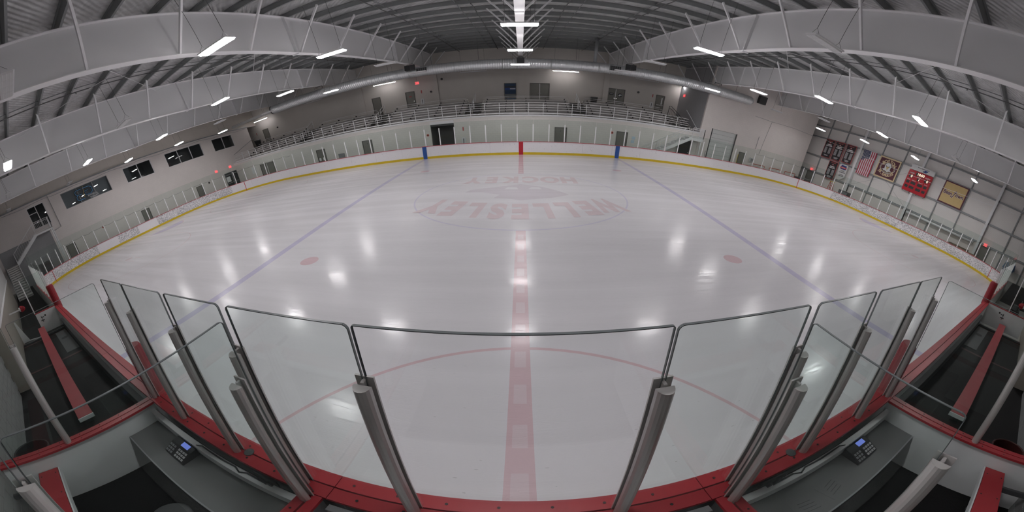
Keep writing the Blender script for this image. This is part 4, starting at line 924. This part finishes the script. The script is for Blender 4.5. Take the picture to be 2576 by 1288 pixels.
tag(MB().box(-30.2, -29.5, YF-.03, YF, 1.25, 2.1).build('notice_board', 'paper', None), 'white notice board left of the double door under the stand', 'notice board')
tag(MB().box(-17.6, -16.9, YF-.05, YF, .85, 1.3).build('vent_grille', 'grey_metal', None), 'small grey vent between the doors numbered one and two', 'vent')
def exitsign(x, y, z, face, label, hang=0):
    t = thing('exit_sign', label, 'sign', (x, y, z))
    if face == 'far': pbox('box', 'exit_on', t, x-.19, x+.19, y-.05, y, z-.14, z+.14); text('exit_text', 'EXIT', .19, 'paper', t, (x, y-.055, z), 'far', .02)
    elif face == 'right': pbox('box', 'exit_on', t, x-.05, x, y-.19, y+.19, z-.14, z+.14); text('exit_text', 'EXIT', .19, 'paper', t, (x-.055, y, z), 'right', .02)
    else: pbox('box', 'exit_on', t, x, x+.05, y-.19, y+.19, z-.14, z+.14); text('exit_text', 'EXIT', .19, 'paper', t, (x+.055, y, z), 'left', .02)
    if hang: MB().tube([(x, y-.025, z+.14), (x, y-.025, z+hang)], .012, 5).build('hanger', 'pipe_dark', t)
exitsign(-9.9, 34.2, 7.5, 'far', 'lit red exit sign hanging above the upper walkway', 1.2); exitsign(XS-.02, 34.3, 7.2, 'right', 'lit red exit sign on the slate side wall'); exitsign(XL, 28.15, 3.1, 'left', 'lit red exit sign above the glazed entry'); exitsign(XL, 25.7, 3.1, 'left', 'lit red exit sign left of the glazed entry')
exitsign(XR-.2, 28.3, 2.45, 'right', 'lit red exit sign in the far right corner'); exitsign(XR-.2, 3.95, 2.3, 'right', 'lit red exit sign above the right wall door')
def trash(x, y, z, label):
    t = thing('trash_can', label, 'trash can', (x, y, z)); MB().hexa([(x-.24, y-.24, z), (x+.24, y-.24, z), (x+.24, y+.24, z), (x-.24, y+.24, z), (x-.32, y-.3, z+.78), (x+.32, y-.3, z+.78), (x+.32, y+.3, z+.78), (x-.32, y+.3, z+.78)]).build('body', 'black', t)
    MB().hexa([(x-.36, y-.34, z+.76), (x+.36, y-.34, z+.76), (x+.36, y+.34, z+.76), (x-.36, y+.34, z+.76), (x-.32, y-.3, z+.9), (x+.32, y-.3, z+.9), (x+.32, y+.3, z+.9), (x-.32, y+.3, z+.9)]).build('lid', 'dark_grey', t)
trash(7.2, 34.9, 4.6, 'black trash can on the upper walkway left of the emblem doors'); trash(-32.6, 34.3, 4.6, 'dark trash can at the left end of the upper walkway')
# ---- stairs
def stair(t, p0, p1, width, side, n, rails=(1, 1), rail_h=.95, balusters=0, mt='white_metal', closed=False):
    """flight from low p0 to high p1 (centre line); side = unit vector across"""
    p0 = Vector(p0); p1 = Vector(p1); d = p1-p0; run = Vector((d.x, d.y, 0)); rn = run.normalized(); sv = Vector(side)*width/2; tr = run.length/n
    for k in range(n):
        q = p0 + run*((k+.5)/n); z = p0.z+d.z*(k+1)/n
        a = q-rn*tr*.55; b = q+rn*tr*.55
        MB().hexa([(*(a-sv).xy, z-.04), (*(a+sv).xy, z-.04), (*(b+sv).xy, z-.04), (*(b-sv).xy, z-.04), (*(a-sv).xy, z), (*(a+sv).xy, z), (*(b+sv).xy, z), (*(b-sv).xy, z)]).build('tread', mt, t)
        if closed: MB().hexa([(*(a-sv).xy, z-d.z/n), (*(a+sv).xy, z-d.z/n), (*(a+rn*.02+sv).xy, z-d.z/n), (*(a+rn*.02-sv).xy, z-d.z/n), (*(a-sv).xy, z), (*(a+sv).xy, z), (*(a+rn*.02+sv).xy, z), (*(a+rn*.02-sv).xy, z)]).build('riser', 'post_alu', t)
    for s in (-1, 1):
        o = sv*s*1.03; MB().bar(p0+o+Vector((0, 0, -.05)), p1+o+Vector((0, 0, -.05)), .05, .30).build('stringer', mt, t)
    for s, on in zip((-1, 1), rails):
        if not on: continue
        o = sv*s*1.03; r = MB().tube([p0+o+Vector((0, 0, rail_h)), p1+o+Vector((0, 0, rail_h))], .025, 6); r.build('handrail', mt, t)
        MB().tube([p0+o+Vector((0, 0, .22)), p1+o+Vector((0, 0, .22))], .018, 6).build('lower_rail', mt, t)
        nb = balusters or 4
        for k in range(nb+1): q = p0+o+d*k/nb; MB().bar(q+Vector((0, 0, .0 if not balusters or k % 8 == 0 else .22)), q+Vector((0, 0, rail_h)), .035 if not balusters or k % 8 == 0 else .016).build('baluster', mt, t)
def platform(t, x0, x1, y0, y1, z, th=.18, sides='', h=1.07, n=9, mt='white_metal'):
    pbox('platform', mt, t, x0, x1, y0, y1, z-th, z)
    for s in sides:
        a, b = {'n': ((x0, y0), (x1, y0)), 'f': ((x0, y1), (x1, y1)), 'l': ((x0, y0), (x0, y1)), 'r': ((x1, y0), (x1, y1))}[s]
        for zz in (z+.10, z+h-.16, z+h): MB().tube([(*a, zz), (*b, zz)], .022, 6).build('rail', mt, t)
        for k in range(n+1): q = (a[0]+(b[0]-a[0])*k/n, a[1]+(b[1]-a[1])*k/n); MB().bar((*q, z), (*q, z+h), .045 if k in (0, n) else .018).build('baluster', mt, t)
t = thing('stair', 'white steel stair rising from the right walkway to the deck end', 'stairs', (13.5, 28.4, 0)); stair(t, (10.9, 28.45, 0), (15.35, 28.45, 2.62), .9, (0, 1, 0), 14, (1, 1), .95, 24)
platform(t, 15.35, 16.6, 28.0, 28.95, 2.65, .30, 'nr', 1.0, 9)
for x in (15.5, 16.45): MB().bar((x, 28.1, 0), (x, 28.1, 2.36), .09).build('support_post', 'white_metal', t)
t = thing('end_steps', 'steps with black handrail at the right end of the bleachers', 'steps', (15.8, 31.5, 3.3)); stair(t, (15.8, 30.2, 3.3), (15.8, 33.95, 4.6), 1.3, (-1, 0, 0), 6, (0, 0), mt='aluminium')
for o in (0, .3): MB().tube([(15.12, 30.2, 3.4), (15.12, 30.2, 4.30-o), (15.12, 33.6, 5.60-o), (15.12, 34.1, 5.65-o), (15.12, 34.25, 4.6)], .028, 6).build('black_handrail', 'black', t)
for k in range(9): y = 30.5+.4*k; MB().bar((15.12, y, 3.4+.33*k*.38), (15.12, y, 4.40+.15*k), .018).build('black_baluster', 'black', t)
t = thing('wall_handrail', 'pale handrail sloping along the slate side wall', 'handrail', (16.5, 31.3, 4.6)); MB().bar((16.52, 32.8, 5.5), (16.52, 29.75, 3.68), .06).build('rail', 'white_metal', t)
for k in (.15, .85): y = 32.8-3.05*k; z = 5.5-1.82*k; MB().bar((16.52, y, z), (16.63, y, z-.05), .03).build('bracket', 'white_metal', t)
t = thing('stair', 'white steel stair from the window platform down along the left wall', 'stairs', (-32.4, 1.0, 2.6)); platform(t, -33, -31.8, 2.3, 4.1, 4.5, .16, 'fr', 1.15, 11); stair(t, (-32.4, -.5, 2.62), (-32.4, 2.3, 4.5), 1.15, (1, 0, 0), 10, (0, 1), 1.05, 12)
for y in (3.95, 4.1): MB().bar((-31.85, y, 0), (-31.85, y, 4.34), .10).build('support_post', 'white_metal', t)
platform(t, -33, -31.75, -1.74, -.5, 2.62, .16, 'f', 1.0, 6)
t = thing('stair', 'white steel stair with closed risers descending along the near wall, left corner', 'stairs', (-28.8, -1.14, 0)); stair(t, (-26.1, -1.14, 0), (-31.75, -1.14, 2.62), 1.18, (0, 1, 0), 15, (0, 1), 1.0, 15, closed=True)
MB().tube([(-25.9, -1.68, .5), (-29, -1.72, 2.4)], .025, 6).build('wall_rail', 'grey_metal', t)
# ================================================================== right wall hangings
XB = XR-.30
def hang(name, label, cat, y0, y1, z0, z1, mt, border=None, bw=.09):
    """flat cloth at the right wall; y0 is its left edge in view (larger y)"""
    t = thing(name, label, cat, (XB, (y0+y1)/2, (z0+z1)/2))
    MB().box(XB-.01, XB+.01, y1, y0, z0, z1).build('cloth', border or mt, t)
    if border: MB().box(XB-.018, XB-.01, y1+bw, y0-bw, z0+bw, z1-bw).build('field', mt, t)
    return t
def T(par, s, size, y, z, mt, bold=.02, rot=0, dx=.024, sx=1.0): return text('lettering', s, size, mt, par, (XB-dx, y, z), 'right', bold, rot, .002, sx)
posw = ['leftmost of the upper three', 'middle of the upper three', 'rightmost of the upper three', 'lower one below the middle']
for i, (y0, y1, z0, z1) in enumerate(((27.5, 26.05, 4.48, 6.97), (25.85, 24.37, 4.50, 7.0), (24.12, 22.65, 4.6, 7.03), (25.82, 24.34, 2.03, 4.36))):
    t = hang('team_banner', 'black honour banner with red border and white names, %s' % posw[i], 'banner', y0, y1, z0, z1, 'banner_black', 'banner_red', .07); yc = (y0+y1)/2; H = z1-z0
    MB().box(XB-.022, XB-.019, yc-.38, yc+.38, z1-.26, z1-.18).build('printed_bar', 'banner_red', t); MB().prism([(yc-.22, z1-.50), (yc+.2, z1-.54), (yc+.05, z1-.36)], 'x', XB-.024, XB-.019).build('emblem', 'banner_red', t); MB().prism([(yc-.1, z1-.44), (yc+.08, z1-.46), (yc, z1-.36)], 'x', XB-.028, XB-.024).build('emblem', 'banner_white', t)
    MB().box(XB-.022, XB-.019, yc-.36, yc+.36, z1-.77, z1-.64).build('printed_bar', 'banner_white', t); MB().box(XB-.022, XB-.019, yc-.52, yc+.52, z1-.93, z1-.83).build('printed_bar', 'banner_white', t)
    for col in (-1, 1):
        for k in range(10):
            w_ = .36+.1*random.random(); z = z1-1.10-k*.083
            if z < z0+.55: break
            MB().box(XB-.022, XB-.019, yc+col*.33-w_/2, yc+col*.33+w_/2, z-.022, z+.022).build('printed_name', 'print_grey', t)
    for k in range(3 if i else 2):
        w_ = .7-.12*k; MB().box(XB-.022, XB-.019, yc-w_/2, yc+w_/2, z0+.38-k*.09-.025, z0+.38-k*.09+.025).build('printed_name', 'print_grey', t)
t = thing('champion_banner', 'white pointed state champions pennant below the black banners', 'banner', (XB, 23.4, 3.6))
MB().prism([(23.97, 4.36), (22.81, 4.40), (22.78, 2.86), (23.36, 2.42), (23.92, 2.80)], 'x', XB-.01, XB+.01).build('cloth', 'banner_white', t)
MB().box(XB-.02, XB-.01, 22.98, 23.8, 3.75, 4.28).build('shield', 'logo_blue', t); MB().box(XB-.026, XB-.02, 22.92, 23.86, 3.86, 4.08).build('shield_band', 'board_red', t)
T(t, 'HOCKEY', .16, 23.39, 3.97, 'banner_white', dx=.03); T(t, 'STATE', .20, 23.36, 3.55, 'black'); T(t, 'CHAMPIONS', .17, 23.36, 3.36, 'black'); MB().box(XB-.015, XB-.01, 23.02, 23.70, 3.05, 3.10).build('printed_bar', 'black', t); T(t, '2023-2024', .17, 23.36, 2.92, 'black')
# flag hung vertically
t = thing('flag', 'red white and blue striped flag hanging on the right wall', 'flag', (XB, 20.6, 5.5)); y0, y1, z0, z1 = 21.5, 19.68, 3.92, 7.0
sw = (y0-y1)/13
def wavy(par, name, ya, yb, za, zb_, mt, d=0):
    mb = MB(); n = 10
    for k in range(n):
        za_, zb2 = za+(zb_-za)*k/n, za+(zb_-za)*(k+1)/n; o1 = .03*math.sin(za_*4+ya); o2 = .03*math.sin(zb2*4+ya)
        mb.hexa([(XB-.01-d+o1, ya, za_), (XB+.01+o1, ya, za_), (XB+.01+o1, yb, za_), (XB-.01-d+o1, yb, za_), (XB-.01-d+o2, ya, zb2), (XB+.01+o2, ya, zb2), (XB+.01+o2, yb, zb2), (XB-.01-d+o2, yb, zb2)])
    return mb.build(name, mt, par)
for k in range(13): wavy(t, 'stripe', y0-k*sw, y0-(k+1)*sw, z0, z1, 'flag_red' if k % 2 == 0 else 'banner_white')
wavy(t, 'canton', y0+.002, y0-7*sw, z1-1.28, z1+.002, 'flag_blue', .008)
star = [(.055*(1 if q % 2 == 0 else .42)*math.sin(PI*q/5), .055*(1 if q % 2 == 0 else .42)*math.cos(PI*q/5)) for q in range(10)]
sm = shared(MB().prism(star, 'x', -.004, .004), 'banner_white')
for r in range(11):
    for c in range(5 if r % 2 else 4):
        put('star', sm, t, (XB-.05, y0-.10-(c+(0 if r % 2 else .5))*.195, z1-.10-r*.108))
MB().tube([(XB, y0+.1, z1+.03), (XB, y1-.1, z1+.03)], .02, 6).build('pole', 'white_metal', t)
# eagles banner
t = hang('eagle_banner', 'maroon banner with tan border and white eagle head', 'banner', 19.12, 16.3, 4.42, 6.96, 'maroon', 'gold_light', .16); yc, zc = 17.7, 5.72
def ell(ry, rz, n=32, cy=None, cz=None): return [((cy or yc)+ry*math.cos(2*PI*i/n), (cz or zc)+rz*math.sin(2*PI*i/n)) for i in range(n)]
for ry, rz, mt, d in ((1.02, .60, 'banner_white', .020), (.97, .56, 'black', .024), (.91, .51, 'gold_light', .028), (.86, .47, 'maroon', .032)): MB().prism(ell(ry, rz), 'x', XB-d, XB-d+.003).build('oval_ring', mt, t)
head = [(.42, -.38), (.62, -.22), (.36, -.16), (.40, .15), (.34, .40), (.18, .56), (-.05, .60), (-.28, .50), (-.40, .28), (-.40, 0), (-.38, -.2), (-.66, -.34), (-.35, -.36), (-.1, -.5), (.15, -.40)]
MB().prism([(yc+p[0]*1.07, zc+.05+p[1]*1.07) for p in head], 'x', XB-.038, XB-.034).build('head_outline', 'black', t); MB().prism([(yc+p[0], zc+.05+p[1]) for p in head], 'x', XB-.044, XB-.039).build('head', 'banner_white', t)
MB().prism([(yc+.20, zc+.12), (yc, zc+.2), (yc-.2, zc+.12), (yc-.1, zc-.02), (yc-.02, zc-.25), (yc+.1, zc-.02)], 'x', XB-.05, XB-.045).build('beak', 'gold', t)
for s in (-1, 1): MB().prism([(yc+s*.08, zc+.2), (yc+s*.3, zc+.33), (yc+s*.26, zc+.2), (yc+s*.1, zc+.14)], 'x', XB-.05, XB-.045).build('brow', 'black', t)
def arctext(par, s, size, cy, cz, ry, rz, a0, a1, mt, flip=False):
    for i, ch in enumerate(s):
        a = a0+(a1-a0)*(i/(len(s)-1)); y = cy-ry*math.sin(a); z = cz+(rz*math.cos(a) if not flip else -rz*math.cos(a)); T(par, ch, size, y, z, mt, .04, rot=(-a if not flip else a)*.6)
arctext(t, 'BOSTON', .52, yc, zc-.1, .98, .90, -.85, .85, 'gold_light'); arctext(t, 'JR.EAGLES', .46, yc, zc+.1, 1.08, .92, -.95, .95, 'gold_light', True)
# beantown banner
t = hang('beantown_banner', 'tan banner with maroon border lettered Beantown', 'banner', 10.68, 7.9, 4.46, 6.93, 'gold', 'maroon', .13); yc, zc = 9.28, 5.72
for s_, dy in (('Bean', .66), ('own', -.70)): T(t, s_, .56, yc+dy, zc-.02*dy, 'banner_white', .06, rot=-.02, dx=.022, sx=.92); T(t, s_, .56, yc+dy, zc-.02*dy, 'maroon', .026, rot=-.02, dx=.026, sx=.92)
for wd, mt, d in ((.14, 'banner_white', .0235), (.085, 'maroon', .0275)):
    MB().bar((XB-d, yc+.06, zc-.38), (XB-d, yc-.20, zc+.42), wd*.9, .003, (1, 0, 0)).bar((XB-d, yc+.06, zc-.36), (XB-d, yc+.26, zc-.26), wd, .003, (1, 0, 0)).bar((XB-d, yc+.02, zc+.22), (XB-d, yc-.36, zc+.18), wd*.8, .003, (1, 0, 0)).build('hockey_stick', mt, t)
# scoreboard
t = thing('scoreboard', 'red electronic scoreboard showing eighteen minutes on the right wall', 'scoreboard', (XB, 13.55, 5.4)); y0, y1, z0, z1 = 15.0, 12.12, 4.16, 6.58; xs = XB-.16
MB().box(xs, XB+.1, y1, y0, z0, z1).build('cabinet', 'score_red', t); MB().box(xs-.01, XB+.08, y1-.06, y0-.08, 6.62, 7.22).build('header_sign', 'banner_white', t)
def ST(s, size, y, z, mt='banner_white', b=.02): return text('lettering', s, size, mt, t, (xs-.008, y, z), 'right', b, 0, .002)
text('lettering', 'Boston Sports Institute', .15, 'black', t, (xs-.02, 13.45, 7.04), 'right', .015, 0, .002)
MB().prism([(13.42, 6.70), (13.0, 6.70), (13.0, 6.82), (12.86, 6.82), (12.86, 6.95), (13.28, 6.95), (13.28, 6.84), (13.42, 6.84)], 'x', xs-.02, xs-.012).build('sign_emblem', 'logo_blue', t)
W_ = y0-y1
def win(yl, z, w_, h, s=None, size=.3):
    MB().box(xs-.006, xs+.01, yl-w_, yl, z-h/2, z+h/2).build('digit_window', 'dark_screen', t)
    if s: text('lit_digits', s, size, 'led_digit', t, (xs-.012, yl-w_/2-(.09 if len(s) == 1 else .08), z), 'right', .012, 0, .002)
win(y0-.92, 6.28, 1.06, .34, '18:00', .40); ST('HOME', .20, y0-.46, 6.23); ST('GUEST', .20, y1+.46, 6.20)
win(y0-.22, 5.86, .48, .36, '0', .42); win(y1+.72, 5.86, .48, .36, '0', .42); ST('PERIOD', .13, 13.56, 5.98); win(13.72, 5.72, .30, .30, '1', .36)
for s, ya in (('PLAYER', y0-.36), ('PENALTY', y0-1.02), ('PENALTY', y1+1.02), ('PLAYER', y1+.36)): ST(s, .12, ya, 5.46)
for z in (5.18, 4.66):
    for yl, w_ in ((y0-.16, .40), (y0-.72, .60), (y1+1.32, .60), (y1+.56, .40)): win(yl, z, w_, .30)
for k in range(4): MB().bar((XB-.1, y0-.1-k*.9, z0), (XB-.1, y0-.1-k*.9, z0-.16), .04).build('foot_bracket', 'black', t)
# net support cables slung along the end walls
def cable(label, pts, r=.014, mt='grey_metal'): t = thing('net_cable', label, 'cable', pts[0]); MB().tube(pts, r, 6).build('rope', mt, t)
cable('pale drooping net cable in front of the right wall banners', [(32.6, 29+(-30.5)*k/16, 6.35-.45*math.sin(PI*k/16)+.5*abs(k/8-1)**2) for k in range(17)], .018, 'white_metal')
cable('dark net cable drooping along the top of the left wall', [(-32.75, 33-33*k/40, 7.55-.12*math.sin(PI*k/5)**2) for k in range(41)], .018)
cable('dark conduit dropping down the left wall beside the platform', [(-32.9, 5.15, 7.7), (-32.9, 5.15, 4.2), (-32.9, 4.3, 4.1)], .03, 'grey_metal')
cable('dark conduit on the right block wall beside the door', [(23.85, 28.93, 4.4), (23.85, 28.93, 2.9)], .025, 'grey_metal'); cable('thin cable strung along the upper part of the right block wall', [(22.46, 28.9, 6.54), (24.95, 28.9, 6.52), (28.56, 28.9, 6.70), (31.9, 28.9, 6.68)], .016); cable('thin conduit running down the middle of the right block wall', [(24.95, 28.92, 6.5), (24.52, 28.92, 2.4)], .016)
# ================================================================== things behind the far right boards
for i, x in enumerate((24.3, 26.95, 29.5)):
    t = thing('hockey_goal', 'red framed hockey goal stored behind the boards, %s from the overhead door' % ORDW[i], 'hockey goal', (x, 28.5, 0), 'stored goals'); y = 28.15
    MB().tube([(x-.92, y, 0), (x-.92, y, 1.17), (x-.85, y, 1.22), (x+.85, y, 1.22), (x+.92, y, 1.17), (x+.92, y, 0)], .03, 8).build('front_frame', 'orange_red', t)
    MB().tube([(x-.92, y, .03), (x-.75, y+.55, .03), (x, y+.68, .03), (x+.75, y+.55, .03), (x+.92, y, .03)], .025, 6).build('base_frame', 'orange_red', t); MB().tube([(x-.85, y, 1.2), (x-.6, y+.4, 1.15), (x+.6, y+.4, 1.15), (x+.85, y, 1.2)], .022, 6).build('top_frame', 'orange_red', t)
    nt_ = MB()
    for k in range(13): u = -.9+1.8*k/12; nt_.tube([(x+u, y+.02, 1.19), (x+u*.8, y+.40, 1.13), (x+u*.9, y+.60, .05)], .004, 4)
    for k in range(9): q = k/8; nt_.tube([(x-.9+.15*q, y+.40+.2*q, 1.13-1.05*q), (x+.9-.15*q, y+.40+.2*q, 1.13-1.05*q)], .004, 4)
    tag(nt_.build('net', 'net_white', t), kind='stuff')
    MB().box(x+.35, x+.62, y-.04, y-.02, .70, 1.15).build('crossbar_pad', 'paper', t)
t = thing('step_ladder', 'red step ladder with yellow top behind the right boards', 'ladder', (32.2, 23.6, 0)); 
for dy in (-.22, .22):
    MB().bar((31.95, 23.6+dy*1.3, 0), (32.2, 23.6+dy, 1.85), .06, .03).build('rail', 'orange_red', t); MB().bar((32.75, 23.6+dy*1.2, 0), (32.3, 23.6+dy, 1.85), .05, .03).build('rear_leg', 'orange_red', t)
for k in range(6): MB().box(31.92+.045*k, 32.04+.045*k, 23.34, 23.86, .25+.28*k, .28+.28*k).build('step', 'orange_red', t)
MB().box(32.1, 32.4, 23.32, 23.88, 1.85, 1.92).build('top_cap', 'yellow_plastic', t)
t = thing('equipment_case', 'dark grey case on wheels against the right wall below the flag', 'case', (32.7, 21.6, 0)); MB().box(32.3, 33.0, 20.9, 22.3, .12, 1.35).build('body', 'dark_grey', t); MB().box(32.27, 32.3, 20.95, 22.25, .2, 1.28).build('front', 'curtain_grey', t)
for k in (21.1, 21.6, 22.1): MB().tube([(32.26, k, .9), (32.29, k, .9)], .05, 8).build('latch', 'far_post', t)
for k in (21.0, 22.2): MB().tube([(32.6, k-.03, .07), (32.6, k+.03, .07)], .07, 10).build('wheel', 'black', t)
for i, (a, b, x0, h, mt) in enumerate(((5.3, 7.5, 32.6, 1.05, 'cardboard_dark'), (4.2, 6.5, 31.9, .95, 'cardboard'))):
    t = thing('cardboard_box', '%s long cardboard box against the right wall' % ('dark brown' if i == 0 else 'light brown'), 'box', (x0, (a+b)/2, 0)); MB().box(x0, x0+.6, a, b, 0, h-.02).build('carton', mt, t); MB().box(x0-.01, x0+.3, a, b, h-.02, h).box(x0+.31, x0+.61, a, b, h-.02, h).build('flap', mt, t); MB().box(x0+.28, x0+.33, a, b, h, h+.004).build('tape', 'gold_light', t)
t = thing('liner_roll', 'grey covered roll standing on the right wall ledge', 'roll', (33.1, 9.0, 2.1)); MB().tube([(33.05, 5.2, 2.0), (33.05, 9, 2.0), (33.05, 13.4, 2.0)], .13, 12).build('roll', 'white_metal', t, smooth=True)
t = thing('storage_rack', 'dark open metal rack in the far right corner behind the boards', 'rack', (32.5, 30, 0))
for x in (31.98+.1, 33.0):
    for y in (29.4, 31.0): MB().bar((x, y, 0), (x, y, 2.2), .06).build('upright', 'grey_metal', t)
for z in (.3, 1.1, 2.1): MB().box(32.05, 33.05, 29.35, 31.05, z, z+.04).build('shelf', 'dark_grey', t)
t = thing('work_bench', 'grey tube framed table behind the right boards in the corner', 'table', (31.6, 27.2, 0)); MB().box(30.6, 32.4, 26.9, 27.5, 1.0, 1.04).build('top', 'grey_metal', t)
for x in (30.65, 32.35):
    for y in (26.95, 27.45): MB().bar((x, y, 0), (x, y, 1.0), .04).build('leg', 'grey_metal', t)
trash(31.3, 28.4, 0, 'black bin beside the stored goals'); 
t = thing('wall_box', 'grey electrical box on the right block wall', 'box', (23.75, 28.9, 1.55)); MB().box(23.48, 24.05, 28.80, 28.98, 1.35, 1.78).build('enclosure', 'plastic_white', t); MB().box(23.52, 24.01, 28.785, 28.80, 1.39, 1.74).build('cover', 'grey_metal', t)
t = thing('hand_tools', 'long handled yellow scraper leaning by the right wall door', 'tool', (21.6, 28.7, 0)); MB().bar((21.55, 28.6, .1), (21.75, 28.9, 1.85), .05).build('handle', 'yellow_plastic', t); MB().box(21.4, 21.7, 28.55, 28.65, 0, .12).build('blade', 'dark_grey', t)
for i, x in enumerate((16.75, 17.15, 17.55)):
    t = thing('hockey_stick', 'hockey stick leaning left of the overhead door, %s' % ['left one', 'middle one', 'right one'][i], 'stick', (x, 28.7, 0)); MB().bar((x, 28.55, .05), (x+.12, 28.93, 1.5), .03, .02).build('shaft', ['gold', 'paper', 'dark_grey'][i], t); MB().bar((x, 28.55, .05), (x-.22, 28.5, .06), .07, .015).build('blade', 'black', t)
# ================================================================== right and left near ends
t = thing('ice_edger', 'black ice edging machine on the concrete past the right bench', 'machine', (16.8, -1.2, 0)); MB().box(16.4, 17.3, -1.55, -1.0, .15, .55).build('engine', 'black', t); MB().tube([(16.7, -1.3, .55), (16.7, -1.3, .8)], .16, 12).build('fuel_tank', 'dark_grey', t); MB().tube([(17.2, -1.5, .5), (17.7, -1.5, 1.0), (17.7, -1.05, 1.0), (17.2, -1.05, .5)], .02, 6).build('handle_bar', 'dark_grey', t)
for x in (16.5, 17.2):
    for y in (-1.6, -.95): MB().tube([(x, y-.04, .15), (x, y+.04, .15)], .15, 12).build('wheel', 'black', t)
t = thing('plastic_tote', 'grey plastic tote on the concrete past the right gate', 'tote', (14.3, -.75, 0)); MB().hexa([(14.0, -.95, 0), (14.8, -.95, 0), (14.8, -.55, 0), (14.0, -.55, 0), (13.9, -1.0, .35), (14.9, -1.0, .35), (14.9, -.5, .35), (13.9, -.5, .35)]).build('body', 'grey_metal', t); MB().box(13.88, 14.92, -1.02, -.48, .35, .39).build('lid', 'plastic_white', t)
struct('wall_painted_dark', MB().box(24, XR, -1.97, -1.9, 0, 2.3), 'black'); struct('floor_dark_mat', MB().box(20.5, 33.3, -1.95, -.25, -.03, -.01), 'rubber'); struct('floor_dark_mat', MB().box(-33, -12.6, -1.95, -.15, -.03, -.01), 'rubber')  # first piece: black sheet, painting the darkness of an opening
for i, y in enumerate((.4, 1.1)): 
    t = thing('hung_jacket', '%s jacket hanging by the right near corner' % ('dark blue', 'light blue')[i], 'jacket', (32.9, y, 1.3)); MB().hexa([(32.8, y-.2, .9), (33.0, y-.2, .9), (33.0, y+.2, .9), (32.8, y+.2, .9), (32.85, y-.14, 1.75), (33.0, y-.14, 1.75), (33.0, y+.14, 1.75), (32.85, y+.14, 1.75)]).build('body', ('navy', 'blue_paint')[i], t)
    for s in (-1, 1): MB().bar((32.9, y+s*.14, 1.7), (32.88, y+s*.26, 1.05), .10, .09).build('sleeve', ('navy', 'blue_paint')[i], t)
t = thing('vending_cabinet', 'dark glass fronted cabinet under the left stair platform', 'cabinet', (-32.6, 2.0, 0)); MB().box(-32.96, -32.3, 1.3, 2.65, 0, 1.62).build('body', 'dark_grey', t); MB().box(-32.3, -32.27, 1.4, 2.55, .3, 1.5).build('front', 'dark_screen', t)
